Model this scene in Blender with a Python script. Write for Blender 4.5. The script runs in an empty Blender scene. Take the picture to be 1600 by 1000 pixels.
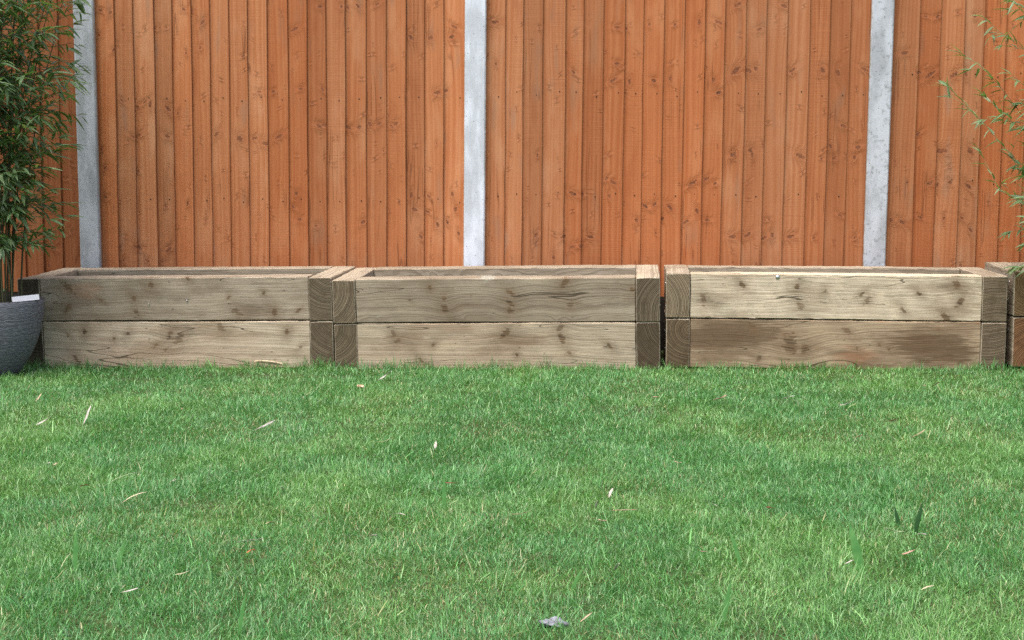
import bpy, bmesh, math, random
import numpy as np
from mathutils import Vector, Matrix, Quaternion

R = math.radians
scene = bpy.context.scene
COL = scene.collection

# ------------------------------------------------------------------ camera
cam_data = bpy.data.cameras.new('camera')
cam_data.sensor_width = 36.0
cam_data.lens = 50.0
cam_data.clip_start = 0.05
cam_data.clip_end = 500.0
cam = bpy.data.objects.new('camera', cam_data)
cam.location = (0.0, -7.06, 0.875)
cam.rotation_euler = (R(90 - 5.91), 0.0, R(5.2))
COL.objects.link(cam)
scene.camera = cam

# ------------------------------------------------------------------ sky, sun, exposure
world = bpy.data.worlds.new('World')
scene.world = world
world.use_nodes = True
wn = world.node_tree
wn.nodes.clear()
w_out = wn.nodes.new('ShaderNodeOutputWorld')
w_bg = wn.nodes.new('ShaderNodeBackground')
w_sky = wn.nodes.new('ShaderNodeTexSky')
w_sky.sky_type = 'NISHITA'
w_sky.sun_disc = False
w_sky.sun_elevation = R(68)
w_sky.sun_rotation = R(212)
w_sky.air_density = 1.0
w_sky.dust_density = 6.0
w_sky.ozone_density = 1.0
w_bg.inputs['Strength'].default_value = 0.148
wn.links.new(w_sky.outputs['Color'], w_bg.inputs['Color'])
wn.links.new(w_bg.outputs['Background'], w_out.inputs['Surface'])

sun_data = bpy.data.lights.new('sun', 'SUN')
sun_data.energy = 1.3
sun_data.angle = R(60)
sun_data.color = (1.0, 0.98, 0.95)
sun = bpy.data.objects.new('sun', sun_data)
_e, _a = R(68), R(212)
_d = Vector((math.sin(_a) * math.cos(_e), math.cos(_a) * math.cos(_e), math.sin(_e)))
sun.rotation_euler = _d.to_track_quat('Z', 'Y').to_euler()
sun.location = (2, -6, 8)
COL.objects.link(sun)

scene.view_settings.view_transform = 'Standard'
scene.view_settings.look = 'None'
scene.view_settings.gamma = 1.0
scene.view_settings.use_curve_mapping = False
scene.view_settings.exposure = 0.93
scene.render.engine = 'CYCLES'
scene.cycles.use_denoising = False
scene.cycles.sampling_pattern = 'TABULATED_SOBOL'
scene.cycles.max_bounces = 6
scene.cycles.transparent_max_bounces = 4

random.seed(11)
rng = np.random.default_rng(7)


# ------------------------------------------------------------------ helpers
def tag(o, label=None, cat=None, group=None, kind=None):
    if label: o['label'] = label
    if cat: o['category'] = cat
    if group: o['group'] = group
    if kind: o['kind'] = kind
    return o


def link(name, mesh, parent=None, mat=None):
    o = bpy.data.objects.new(name, mesh)
    COL.objects.link(o)
    if parent is not None:
        o.parent = parent
    if mat is not None and not mesh.materials:
        mesh.materials.append(mat)
    return o


def root(name, loc=(0, 0, 0), rot=(0, 0, 0)):
    o = bpy.data.objects.new(name, None)
    o.empty_display_size = 0.1
    o.location = loc
    o.rotation_euler = rot
    COL.objects.link(o)
    return o


def mesh_from(name, verts, faces, smooth=False):
    me = bpy.data.meshes.new(name)
    me.from_pydata([tuple(v) for v in verts], [], faces)
    if smooth:
        me.polygons.foreach_set('use_smooth', [True] * len(me.polygons))
    me.update()
    return me


def fast_mesh(name, verts, loops, starts, smooth=True):
    """numpy arrays -> mesh; starts = first loop of every polygon"""
    me = bpy.data.meshes.new(name)
    me.vertices.add(len(verts))
    me.vertices.foreach_set('co', np.ascontiguousarray(verts, dtype=np.float32).ravel())
    me.loops.add(len(loops))
    me.loops.foreach_set('vertex_index', np.ascontiguousarray(loops, dtype=np.int32))
    me.polygons.add(len(starts))
    me.polygons.foreach_set('loop_start', np.ascontiguousarray(starts, dtype=np.int32))
    if smooth:
        me.polygons.foreach_set('use_smooth', np.ones(len(starts), dtype=bool))
    me.update(calc_edges=True)
    return me


def vnoise(x, y, seed=0):
    """smooth 2-D value noise, 0..1, numpy arrays"""
    x = np.asarray(x, float); y = np.asarray(y, float)
    xi = np.floor(x).astype(np.int64); yi = np.floor(y).astype(np.int64)
    fx = x - xi; fy = y - yi
    fx = fx * fx * (3 - 2 * fx); fy = fy * fy * (3 - 2 * fy)

    def h(a, b):
        n = (a * 374761393 + b * 668265263 + seed * 1442695041) & 0x7fffffff
        n = ((n ^ (n >> 13)) * 1274126177) & 0x7fffffff
        return ((n ^ (n >> 16)) & 0xffff) / 65535.0
    return (h(xi, yi) * (1 - fx) + h(xi + 1, yi) * fx) * (1 - fy) + (h(xi, yi + 1) * (1 - fx) + h(xi + 1, yi + 1) * fx) * fy


def ground_z(x, y):
    x = np.asarray(x, float); y = np.asarray(y, float)
    t = np.clip((y + 4.5) / 3.6, 0, 1); t = t * t * (3 - 2 * t)
    base = (-0.004 + 0.011 * np.clip(x, -4, 4)) * t
    b = (vnoise(x * 1.1 + 5, y * 1.1, 3) - .5) * .035 + (vnoise(x * 3.1, y * 3.1, 4) - .5) * .014
    return base + b * np.clip((-0.75 - y) / .5, 0, 1)


# ------------------------------------------------------------------ node helper
class NT:
    def __init__(self, name):
        self.mat = bpy.data.materials.new(name)
        self.mat.use_nodes = True
        self.t = self.mat.node_tree
        self.t.nodes.clear()
        self.out = self.t.nodes.new('ShaderNodeOutputMaterial')

    def n(self, typ, **kw):
        nd = self.t.nodes.new(typ)
        for k, v in kw.items():
            setattr(nd, k, v)
        return nd

    def put(self, sock, v):
        if v is None:
            return
        if isinstance(v, bpy.types.NodeSocket):
            self.t.links.new(v, sock)
        elif isinstance(v, (tuple, list)) and sock.type == 'RGBA' and len(v) == 3:
            sock.default_value = (*v, 1.0)
        else:
            sock.default_value = v

    def m(self, op, a, b=None, c=None, clamp=False):
        nd = self.n('ShaderNodeMath', operation=op, use_clamp=clamp)
        for i, v in enumerate((a, b, c)):
            self.put(nd.inputs[i], v)
        return nd.outputs[0]

    def v(self, op, a, b=None, scale=None):
        nd = self.n('ShaderNodeVectorMath', operation=op)
        self.put(nd.inputs[0], a)
        if b is not None: self.put(nd.inputs[1], b)
        if scale is not None: self.put(nd.inputs['Scale'], scale)
        return nd.outputs['Value'] if op in ('LENGTH', 'DOT_PRODUCT', 'DISTANCE') else nd.outputs['Vector']

    def comb(self, x, y, z):
        nd = self.n('ShaderNodeCombineXYZ')
        for i, v in enumerate((x, y, z)):
            self.put(nd.inputs[i], v)
        return nd.outputs[0]

    def sep(self, v):
        nd = self.n('ShaderNodeSeparateXYZ')
        self.put(nd.inputs[0], v)
        return nd.outputs

    def noise(self, vec=None, scale=1.0, detail=2.0, rough=.5, dim='3D', w=None, dist=0.0):
        nd = self.n('ShaderNodeTexNoise', noise_dimensions=dim)
        if vec is not None and dim != '1D': self.put(nd.inputs['Vector'], vec)
        if w is not None: self.put(nd.inputs['W'], w)
        self.put(nd.inputs['Scale'], scale); self.put(nd.inputs['Detail'], detail)
        self.put(nd.inputs['Roughness'], rough); self.put(nd.inputs['Distortion'], dist)
        return nd.outputs[0]

    def map(self, v, a, b, c=0.0, d=1.0, smooth=False):
        nd = self.n('ShaderNodeMapRange', interpolation_type='SMOOTHSTEP' if smooth else 'LINEAR')
        self.put(nd.inputs[0], v)
        for i, q in enumerate((a, b, c, d)):
            self.put(nd.inputs[i + 1], q)
        return nd.outputs[0]

    def mix(self, f, a, b, mode='MIX'):
        nd = self.n('ShaderNodeMix', data_type='RGBA', blend_type=mode)
        self.put(nd.inputs[0], f)
        self.put(nd.inputs[6], a); self.put(nd.inputs[7], b)
        return nd.outputs[2]

    def attr(self, name, kind='OBJECT'):
        return self.n('ShaderNodeAttribute', attribute_type=kind, attribute_name=name)

    def bump(self, h, strength=.3, dist=.002, normal=None):
        nd = self.n('ShaderNodeBump')
        self.put(nd.inputs['Strength'], strength); self.put(nd.inputs['Distance'], dist)
        self.put(nd.inputs['Height'], h)
        if normal is not None: self.put(nd.inputs['Normal'], normal)
        return nd.outputs[0]

    def bsdf(self, color, rough=.7, normal=None, spec=.3, metallic=0.0):
        nd = self.n('ShaderNodeBsdfPrincipled')
        self.put(nd.inputs['Base Color'], color); self.put(nd.inputs['Roughness'], rough)
        self.put(nd.inputs['Specular IOR Level'], spec); self.put(nd.inputs['Metallic'], metallic)
        if normal is not None: self.put(nd.inputs['Normal'], normal)
        return nd.outputs[0]

    def done(self, shader):
        self.t.links.new(shader, self.out.inputs['Surface'])
        return self.mat


# ------------------------------------------------------------------ materials
BOARD_KNOTS = 11
SLEEPER_KNOTS_N = 12


def mat_board():
    """orange stained softwood; knot places come with each board as knot_0.. = (x, z, radius, strength)"""
    N = NT('stained_fence_board')
    oc = N.n('ShaderNodeTexCoord').outputs['Object']
    x, y, z = N.sep(oc)
    info = N.n('ShaderNodeObjectInfo')
    rnd = info.outputs['Random']
    seed = N.attr('seed').outputs['Fac']
    off = N.m('MULTIPLY', seed, 37.0)
    # wander of the grain along the board
    wander = N.noise(N.comb(N.m('MULTIPLY', x, 4.0), off, N.m('MULTIPLY', z, .55)), 1.0, 2.0)
    wander2 = N.noise(N.comb(N.m('MULTIPLY', x, 22.0), off, N.m('MULTIPLY', z, 2.2)), 1.0, 2.0)
    field = N.m('ADD', N.m('MULTIPLY', x, 62.0), N.m('ADD', N.m('MULTIPLY', wander, 6.0), N.m('MULTIPLY', wander2, .9)))
    field = N.m('ADD', field, N.m('MULTIPLY', seed, 91.0))
    wob = N.noise(N.comb(N.m('MULTIPLY', x, 150.0), off, N.m('MULTIPLY', z, 190.0)), 1.0, 2.0)
    core = halo = shade = None
    for i in range(BOARD_KNOTS):
        a = N.attr('knot_%d' % i)
        kx, kz, kr = N.sep(a.outputs['Vector'])
        st = a.outputs['Alpha']
        # strength also chooses the cut: round pin, slanted spike or flat spike
        hsh = N.m('FRACT', N.m('MULTIPLY', st, 17.3))
        slant = N.m('MULTIPLY', N.m('SUBTRACT', hsh, .5), 1.5)
        flat = N.m('ADD', .55, N.m('MULTIPLY', N.m('FRACT', N.m('MULTIPLY', st, 53.7)), 1.3))
        dx0 = N.m('DIVIDE', N.m('SUBTRACT', x, kx), kr)
        dz0 = N.m('DIVIDE', N.m('SUBTRACT', z, kz), kr)
        dx = N.m('DIVIDE', dx0, flat)
        dz = N.m('MULTIPLY', N.m('ADD', dz0, N.m('MULTIPLY', dx0, slant)), N.m('MULTIPLY_ADD', flat, .35, .65))
        d = N.m('SQRT', N.m('ADD', N.m('MULTIPLY', dx, dx), N.m('MULTIPLY', dz, dz)))
        d = N.m('ADD', d, N.m('MULTIPLY', N.m('SUBTRACT', wob, .5), 1.5))
        b = N.m('EXPONENT', N.m('MULTIPLY', N.m('ADD', N.m('MULTIPLY', N.m('MULTIPLY', dx, dx), .42), N.m('MULTIPLY', N.m('MULTIPLY', dz, dz), .13)), -1.0))
        field = N.m('ADD', field, N.m('MULTIPLY', b, N.m('MULTIPLY', st, N.m('MULTIPLY', kr, 330.0))))
        c = N.m('MULTIPLY', N.map(d, 1.15, .55, smooth=True), st)
        h = N.m('MULTIPLY', N.m('EXPONENT', N.m('MULTIPLY', N.m('MULTIPLY', d, d), -.20)), st)
        # upper side of a torn knot sits back, lower side stands proud
        sgn = N.m('MULTIPLY', h, dz)
        core = c if core is None else N.m('MAXIMUM', core, c)
        halo = h if halo is None else N.m('MAXIMUM', halo, h)
        shade = sgn if shade is None else N.m('ADD', shade, sgn)
    grain = N.noise(dim='1D', w=field, scale=1.0, detail=2.0, rough=.55)
    fine = N.noise(N.comb(N.m('MULTIPLY', x, 700.0), off, N.m('MULTIPLY', z, 9.0)), 1.0, 2.0)
    blotch = N.noise(N.comb(N.m('MULTIPLY', x, 9.0), off, N.m('MULTIPLY', z, 2.6)), 1.0, 3.0, .6)
    g = N.map(grain, .30, .70, smooth=True)
    col = N.mix(g, (.375, .126, .044), (.445, .173, .070))
    col = N.mix(N.m('MULTIPLY', N.map(fine, .45, .75), .28), col, (.315, .096, .030))
    col = N.mix(N.m('MULTIPLY', N.map(blotch, .50, .72, smooth=True), .50), col, (.500, .235, .112))
    col = N.mix(N.m('MULTIPLY', N.map(blotch, .46, .26, smooth=True), .45), col, (.300, .086, .026))
    grey = N.noise(N.comb(N.m('MULTIPLY', x, 14.0), N.m('ADD', off, 9.0), N.m('MULTIPLY', z, 3.0)), 1.0, 2.0)
    col = N.mix(N.m('MULTIPLY', N.map(grey, .60, .78, smooth=True), .35), col, (.245, .165, .108))
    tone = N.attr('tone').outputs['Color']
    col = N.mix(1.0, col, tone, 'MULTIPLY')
    col = N.mix(N.m('MULTIPLY', halo, .50), col, (.190, .058, .020))
    col = N.mix(N.m('MULTIPLY', core, .90), col, N.mix(N.map(wob, .40, .60), (.060, .022, .010), (.190, .066, .026)))
    # the sawn arris drinks more stain; its dark colour also paints seam shade
    onx = N.sep(N.n('ShaderNodeTexCoord').outputs['Normal'])[0]
    col = N.mix(N.map(onx, .80, .95), col, (.235, .078, .028))
    saw = N.noise(N.comb(N.m('MULTIPLY', x, 4.0), off, N.m('MULTIPLY', z, 230.0)), 1.0, 1.0)
    sawm = N.map(N.noise(N.comb(N.m('MULTIPLY', x, 9.0), N.m('ADD', off, 4.0), N.m('MULTIPLY', z, 1.4)), 1.0, 1.0), .48, .62, smooth=True)
    col = N.mix(N.m('MULTIPLY', N.m('MULTIPLY', N.map(saw, .45, .70), sawm), .16), col, (.30, .10, .036))
    ck = N.noise(N.comb(N.m('MULTIPLY', x, 30.0), N.m('ADD', off, 2.0), N.m('MULTIPLY', z, 1.2)), 1.0, 1.0)
    ckm = N.map(N.noise(N.comb(N.m('MULTIPLY', x, 5.0), N.m('ADD', off, 17.0), N.m('MULTIPLY', z, 3.0)), 1.0, 1.0), .60, .66)
    ck = N.m('MULTIPLY', N.map(N.m('ABSOLUTE', N.m('SUBTRACT', ck, .5)), .020, .006), ckm)
    col = N.mix(N.m('MULTIPLY', ck, .5), col, (.115, .038, .014))
    hgt = N.m('ADD', N.m('MULTIPLY', grain, .6), N.m('MULTIPLY', fine, .55))
    hgt = N.m('SUBTRACT', hgt, ck)
    hgt = N.m('ADD', hgt, N.m('MULTIPLY', N.m('MULTIPLY', saw, sawm), .55))
    hgt = N.m('SUBTRACT', hgt, N.m('MULTIPLY', core, .8))
    hgt = N.m('SUBTRACT', hgt, N.m('MULTIPLY', shade, 1.6))
    nrm = N.bump(hgt, .75, .0016)
    return N.done(N.bsdf(col, .72, nrm, .22))


def mat_sleeper():
    """pressure treated softwood sleeper: growth rings round a pith line, so sides show grain and ends show arcs"""
    N = NT('treated_sleeper_wood')
    tc = N.n('ShaderNodeTexCoord')
    oc = tc.outputs['Object']
    x, y, z = N.sep(oc)
    nx, ny, nz = N.sep(tc.outputs['Normal'])
    endm = N.map(N.m('ABSOLUTE', nx), .80, .95, smooth=True)
    rings = N.attr('rings')
    py, pz, slope = N.sep(rings.outputs['Vector'])
    seed = N.attr('seed').outputs['Fac']
    off = N.m('MULTIPLY', seed, 41.0)
    tone = N.attr('tone').outputs['Color']
    stain = N.attr('stain').outputs['Fac']
    low = N.noise(N.comb(N.m('MULTIPLY', x, 1.1), N.m('ADD', off, N.m('MULTIPLY', y, 5.0)), N.m('MULTIPLY', z, 5.0)), 1.0, 2.0)
    low2 = N.noise(N.comb(N.m('MULTIPLY', x, 4.5), N.m('ADD', off, N.m('MULTIPLY', y, 26.0)), N.m('MULTIPLY', z, 26.0)), 1.0, 2.0)
    ry = N.m('SUBTRACT', y, py)
    rz = N.m('SUBTRACT', z, N.m('ADD', pz, N.m('MULTIPLY', x, slope)))
    r = N.m('SQRT', N.m('ADD', N.m('MULTIPLY', ry, ry), N.m('MULTIPLY', rz, rz)))
    r = N.m('ADD', r, N.m('ADD', N.m('MULTIPLY', N.m('SUBTRACT', low, .5), .030), N.m('MULTIPLY', N.m('SUBTRACT', low2, .5), .0045)))
    core = halo = None
    wob = N.noise(N.comb(N.m('MULTIPLY', x, 42.0), off, N.m('MULTIPLY', z, 95.0)), 1.0, 3.0, .6)
    side = N.map(y, .02, -.045)
    for i in range(SLEEPER_KNOTS_N):
        a = N.attr('knot_%d' % i)
        kx, kz, kr = N.sep(a.outputs['Vector'])
        st = a.outputs['Alpha']
        dx = N.m('DIVIDE', N.m('SUBTRACT', x, kx), kr)
        dz = N.m('DIVIDE', N.m('SUBTRACT', z, kz), kr)
        hs = N.m('FRACT', N.m('MULTIPLY', st, 17.3))
        dx = N.m('ADD', dx, N.m('MULTIPLY', dz, N.m('MULTIPLY', N.m('SUBTRACT', hs, .5), 1.7)))
        ob = N.m('ADD', .30, N.m('MULTIPLY', N.m('FRACT', N.m('MULTIPLY', st, 53.7)), .7))
        d = N.m('SQRT', N.m('ADD', N.m('MULTIPLY', dx, dx), N.m('MULTIPLY', N.m('MULTIPLY', dz, dz), ob)))
        d = N.m('ADD', d, N.m('MULTIPLY', N.m('SUBTRACT', wob, .5), 2.6))
        b = N.m('EXPONENT', N.m('MULTIPLY', N.m('ADD', N.m('MULTIPLY', N.m('MULTIPLY', dx, dx), .10), N.m('MULTIPLY', N.m('MULTIPLY', dz, dz), .20)), -1.0))
        r = N.m('ADD', r, N.m('MULTIPLY', b, N.m('MULTIPLY', kr, .38)))
        c = N.m('MULTIPLY', N.map(d, .85, .45, smooth=True), N.m('MINIMUM', st, 1.0))
        h = N.m('MULTIPLY', N.m('EXPONENT', N.m('MULTIPLY', N.m('MULTIPLY', d, d), -.16)), N.m('MINIMUM', st, 1.0))
        core = c if core is None else N.m('MAXIMUM', core, c)
        halo = h if halo is None else N.m('MAXIMUM', halo, h)
    core = N.m('MULTIPLY', core, side); halo = N.m('MULTIPLY', halo, side)
    ring1 = N.noise(dim='1D', w=N.m('ADD', N.m('MULTIPLY', r, 115.0), N.m('MULTIPLY', seed, 60.0)), scale=1.0, detail=2.0, rough=.55)
    # sharp latewood edge: saw-tooth of the ring radius
    saw = N.m('FRACT', N.m('ADD', N.m('MULTIPLY', r, 165.0), N.m('MULTIPLY', ring1, 3.2)))
    late = N.m('MULTIPLY', N.map(saw, .30, .90, smooth=True), N.map(saw, 1.0, .93))
    streak = N.noise(N.comb(N.m('MULTIPLY', x, 5.0), N.m('MULTIPLY', y, 260.0), N.m('ADD', off, N.m('MULTIPLY', z, 260.0))), 1.0, 2.0)
    soft = N.noise(N.comb(N.m('MULTIPLY', x, 3.0), N.m('ADD', off, N.m('MULTIPLY', y, 10.0)), N.m('MULTIPLY', z, 14.0)), 1.0, 3.0, .6)
    pale = N.mix(1.0, (.482, .424, .334), tone, 'MULTIPLY')
    dark = N.mix(1.0, (.228, .190, .138), tone, 'MULTIPLY')
    f = N.m('ADD', N.m('MULTIPLY', late, .40), N.m('MULTIPLY', N.map(ring1, .35, .65), .32))
    fibre = N.noise(N.comb(N.m('MULTIPLY', x, 26.0), N.m('MULTIPLY', y, 620.0), N.m('ADD', off, N.m('MULTIPLY', z, 620.0))), 1.0, 2.0)
    f = N.m('ADD', f, N.m('MULTIPLY', N.m('SUBTRACT', fibre, .5), .9))
    f = N.m('ADD', f, N.m('MULTIPLY', N.map(streak, .38, .72), .42), clamp=True)
    col = N.mix(f, pale, dark)
    col = N.mix(N.m('MULTIPLY', N.map(soft, .48, .66, smooth=True), .65), col, N.mix(1.0, (.235, .188, .134), tone, 'MULTIPLY'))
    col = N.mix(N.m('MULTIPLY', N.map(soft, .44, .28, smooth=True), .35), col, N.mix(1.0, (.56, .48, .35), tone, 'MULTIPLY'))
    # treatment salts: faint green-white bloom
    salt = N.noise(N.comb(N.m('MULTIPLY', x, 8.0), N.m('ADD', off, 3.0), N.m('MULTIPLY', z, 24.0)), 1.0, 3.0, .65)
    col = N.mix(N.m('MULTIPLY', N.map(salt, .62, .76, smooth=True), N.attr('salt').outputs['Fac']), col, (.50, .54, .47))
    # brown water stains with their own outline
    st1 = N.noise(N.comb(N.m('MULTIPLY', x, 2.6), N.m('ADD', off, 7.0), N.m('MULTIPLY', z, 9.0)), 1.0, 4.0, .65)
    col = N.mix(N.m('MULTIPLY', N.map(st1, .44, .62, smooth=True), stain), col, (.115, .066, .032))
    st2 = N.noise(N.comb(N.m('MULTIPLY', x, 7.0), N.m('ADD', off, 13.0), N.m('MULTIPLY', z, 30.0)), 1.0, 4.0, .7)
    col = N.mix(N.m('MULTIPLY', N.map(st2, .60, .68, smooth=True), N.m('MULTIPLY', stain, .55)), col, (.34, .135, .060))
    for q, sc in (('stain_a', (.105, .062, .032)), ('stain_b', (.105, .062, .032)), ('stain_c', (.40, .150, .070))):
        a = N.attr(q)
        ax, az, ar = N.sep(a.outputs['Vector'])
        ex = N.m('DIVIDE', N.m('SUBTRACT', x, ax), ar)
        ez = N.m('DIVIDE', N.m('SUBTRACT', z, az), N.m('MULTIPLY', ar, .42))
        ed = N.m('SQRT', N.m('ADD', N.m('MULTIPLY', ex, ex), N.m('MULTIPLY', ez, ez)))
        ed = N.m('ADD', ed, N.m('ADD', N.m('MULTIPLY', N.m('SUBTRACT', st1, .5), 2.6), N.m('MULTIPLY', N.m('SUBTRACT', streak, .5), 2.2)))
        col = N.mix(N.m('MULTIPLY', N.map(ed, 1.15, .50, smooth=True), N.m('MULTIPLY', side, a.outputs['Alpha'])), col, sc)
    # pin marks
    vor = N.n('ShaderNodeTexVoronoi', feature='F1')
    N.put(vor.inputs['Vector'], N.comb(N.m('MULTIPLY', x, 17.0), N.m('ADD', off, N.m('MULTIPLY', y, 30.0)), N.m('MULTIPLY', z, 30.0)))
    N.put(vor.inputs['Scale'], 1.0)
    pin = N.m('MULTIPLY', N.map(vor.outputs['Distance'], .13, .06, smooth=True), N.map(N.sep(vor.outputs['Color'])[0], .55, .65))
    col = N.mix(N.m('MULTIPLY', pin, .55), col, (.060, .040, .022))
    col = N.mix(N.m('MULTIPLY', halo, .55), col, (.165, .112, .066))
    col = N.mix(N.m('MULTIPLY', core, .85), col, N.mix(late, (.185, .115, .060), (.045, .028, .015)))
    # end grain soaks up dirt and treatment: darker, with clear arcs
    etone = N.attr('end_tone').outputs['Color']
    esaw = N.m('FRACT', N.m('ADD', N.m('MULTIPLY', r, 150.0), N.m('MULTIPLY', ring1, 1.2)))
    elate = N.m('MULTIPLY', N.map(esaw, .05, .55, smooth=True), N.map(esaw, 1.0, .88))
    efleck = N.noise(N.v('SCALE', oc, scale=260.0), 1.0, 2.0)
    eblot = N.noise(N.v('SCALE', N.v('ADD', oc, N.comb(off, off, 0.0)), scale=22.0), 1.0, 3.0)
    ef = N.m('ADD', N.m('MULTIPLY', elate, .72), N.m('MULTIPLY', N.map(efleck, .35, .7), .28))
    ecol = N.mix(ef, N.mix(1.0, (.270, .218, .150), etone, 'MULTIPLY'), N.mix(1.0, (.058, .043, .027), etone, 'MULTIPLY'))
    ecol = N.mix(N.m('MULTIPLY', N.map(eblot, .5, .72, smooth=True), .5), ecol, N.mix(1.0, (.085, .062, .036), etone, 'MULTIPLY'))
    col = N.mix(endm, col, ecol)
    # a shallow split or two along the grain
    cr = N.noise(N.comb(N.m('MULTIPLY', x, 1.3), off, N.m('MULTIPLY', r, 30.0)), 1.0, 1.0)
    crack = N.m('MULTIPLY', N.map(N.m('ABSOLUTE', N.m('SUBTRACT', cr, .62)), .0060, .0015), N.m('SUBTRACT', 1.0, endm))
    col = N.mix(N.m('MULTIPLY', crack, .8), col, (.06, .042, .025))
    hgt = N.m('ADD', N.m('MULTIPLY', late, -.5), N.m('MULTIPLY', streak, .8))
    hgt = N.m('ADD', hgt, N.m('MULTIPLY', N.noise(N.v('SCALE', oc, scale=320.0), 1.0, 2.0), .5))
    hgt = N.m('SUBTRACT', hgt, N.m('MULTIPLY', crack, 2.0))
    nrm = N.bump(hgt, .5, .0016)
    return N.done(N.bsdf(col, .78, nrm, .2))


def mat_concrete():
    N = NT('cast_concrete')
    oc = N.n('ShaderNodeTexCoord').outputs['Object']
    off = N.m('MULTIPLY', N.attr('seed').outputs['Fac'], 23.0)
    p = N.v('ADD', oc, N.comb(off, off, off))
    big = N.noise(N.v('MULTIPLY', p, (11.0, 11.0, 3.2)), 1.0, 4.0, .6)
    mid = N.noise(p, 46.0, 4.0, .65)
    fine = N.noise(p, 420.0, 2.0)
    col = N.mix(N.map(big, .38, .62, smooth=True), (.54, .57, .60), (.385, .405, .42))
    mott = N.attr('mottle').outputs['Fac']
    col = N.mix(N.m('MULTIPLY', N.map(mid, .52, .68, smooth=True), mott), col, (.205, .215, .205))
    col = N.mix(N.m('MULTIPLY', N.map(mid, .42, .30, smooth=True), .4), col, (.56, .58, .59))
    tone = N.attr('tone').outputs['Color']
    col = N.mix(1.0, col, tone, 'MULTIPLY')
    vor = N.n('ShaderNodeTexVoronoi', feature='F1')
    N.put(vor.inputs['Vector'], p); N.put(vor.inputs['Scale'], 62.0)
    hole = N.m('MULTIPLY', N.map(vor.outputs['Distance'], .20, .10, smooth=True), N.map(N.sep(vor.outputs['Color'])[0], .62, .70))
    col = N.mix(N.m('MULTIPLY', hole, .75), col, (.12, .12, .115))
    # yellow-brown algae film along the arrises of the mould
    x, y, z = N.sep(oc)
    edge = N.map(N.m('ABSOLUTE', x), .0475, .0515, smooth=True)
    col = N.mix(N.m('MULTIPLY', N.m('MULTIPLY', edge, N.map(mid, .35, .6)), .6), col, (.30, .245, .145))
    hgt = N.m('SUBTRACT', N.m('ADD', N.m('MULTIPLY', mid, .7), N.m('MULTIPLY', fine, .5)), N.m('MULTIPLY', hole, 1.5))
    return N.done(N.bsdf(col, .8, N.bump(hgt, .4, .0012), .25))


def mat_lawn_soil():
    N = NT('lawn_soil')
    p = N.n('ShaderNodeNewGeometry').outputs['Position']
    a = N.noise(p, 7.0, 4.0, .6); b = N.noise(p, 90.0, 3.0, .6)
    col = N.mix(N.map(a, .38, .62, smooth=True), (.040, .066, .022), (.060, .092, .030))
    col = N.mix(N.map(b, .48, .68), col, (.075, .058, .034))
    return N.done(N.bsdf(col, .95, N.bump(b, .6, .006), .1))


def mat_grass():
    N = NT('grass_blade')
    p = N.n('ShaderNodeNewGeometry').outputs['Position']
    a = N.attr('tint', 'GEOMETRY')
    rr, dry, br = N.sep(a.outputs['Vector'])
    patch = N.noise(N.v('MULTIPLY', p, (1.0, .8, 0.0)), 1.25, 3.0, .6)
    patch2 = N.noise(N.v('MULTIPLY', p, (1.0, 1.0, 0.0)), 6.5, 2.0, .5)
    col = N.mix(rr, (.064, .215, .056), (.158, .368, .122))
    col = N.mix(N.m('MULTIPLY', N.map(patch, .44, .62, smooth=True), .46), col, (.212, .390, .108))
    col = N.mix(N.m('MULTIPLY', N.map(patch2, .48, .32, smooth=True), .30), col, (.048, .195, .054))
    col = N.mix(dry, col, N.mix(rr, (.30, .29, .12), (.46, .43, .24)))
    col = N.mix(1.0, col, N.comb(br, br, br), 'MULTIPLY')
    bs = N.bsdf(col, .33, None, .6)
    tr = N.n('ShaderNodeBsdfTranslucent')
    N.put(tr.inputs['Color'], N.mix(1.0, col, (1.15, 1.25, .6), 'MULTIPLY'))
    mx = N.n('ShaderNodeMixShader')
    mx.inputs[0].default_value = .28
    N.t.links.new(bs, mx.inputs[1]); N.t.links.new(tr.outputs[0], mx.inputs[2])
    return N.done(mx.outputs[0])


def mat_bamboo_leaf():
    N = NT('bamboo_leaf')
    geo = N.n('ShaderNodeNewGeometry')
    rnd = N.m('FRACT', N.m('ADD', geo.outputs['Random Per Island'], N.n('ShaderNodeObjectInfo').outputs['Random']))
    col = N.mix(rnd, (.078, .168, .052), (.235, .350, .135))
    col = N.mix(N.m('MULTIPLY', N.map(rnd, .90, .96), .7), col, (.36, .33, .16))
    col = N.mix(N.m('MULTIPLY', geo.outputs['Backfacing'], .5), col, (.16, .24, .13))
    bs = N.bsdf(col, .38, None, .5)
    tr = N.n('ShaderNodeBsdfTranslucent')
    N.put(tr.inputs['Color'], N.mix(1.0, col, (1.2, 1.3, .6), 'MULTIPLY'))
    mx = N.n('ShaderNodeMixShader'); mx.inputs[0].default_value = .3
    N.t.links.new(bs, mx.inputs[1]); N.t.links.new(tr.outputs[0], mx.inputs[2])
    return N.done(mx.outputs[0])


def mat_cane(col1, col2):
    N = NT('bamboo_cane')
    p = N.n('ShaderNodeNewGeometry').outputs['Position']
    col = N.mix(N.noise(p, 30.0, 3.0), col1, col2)
    return N.done(N.bsdf(col, .5, None, .4))


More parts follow.
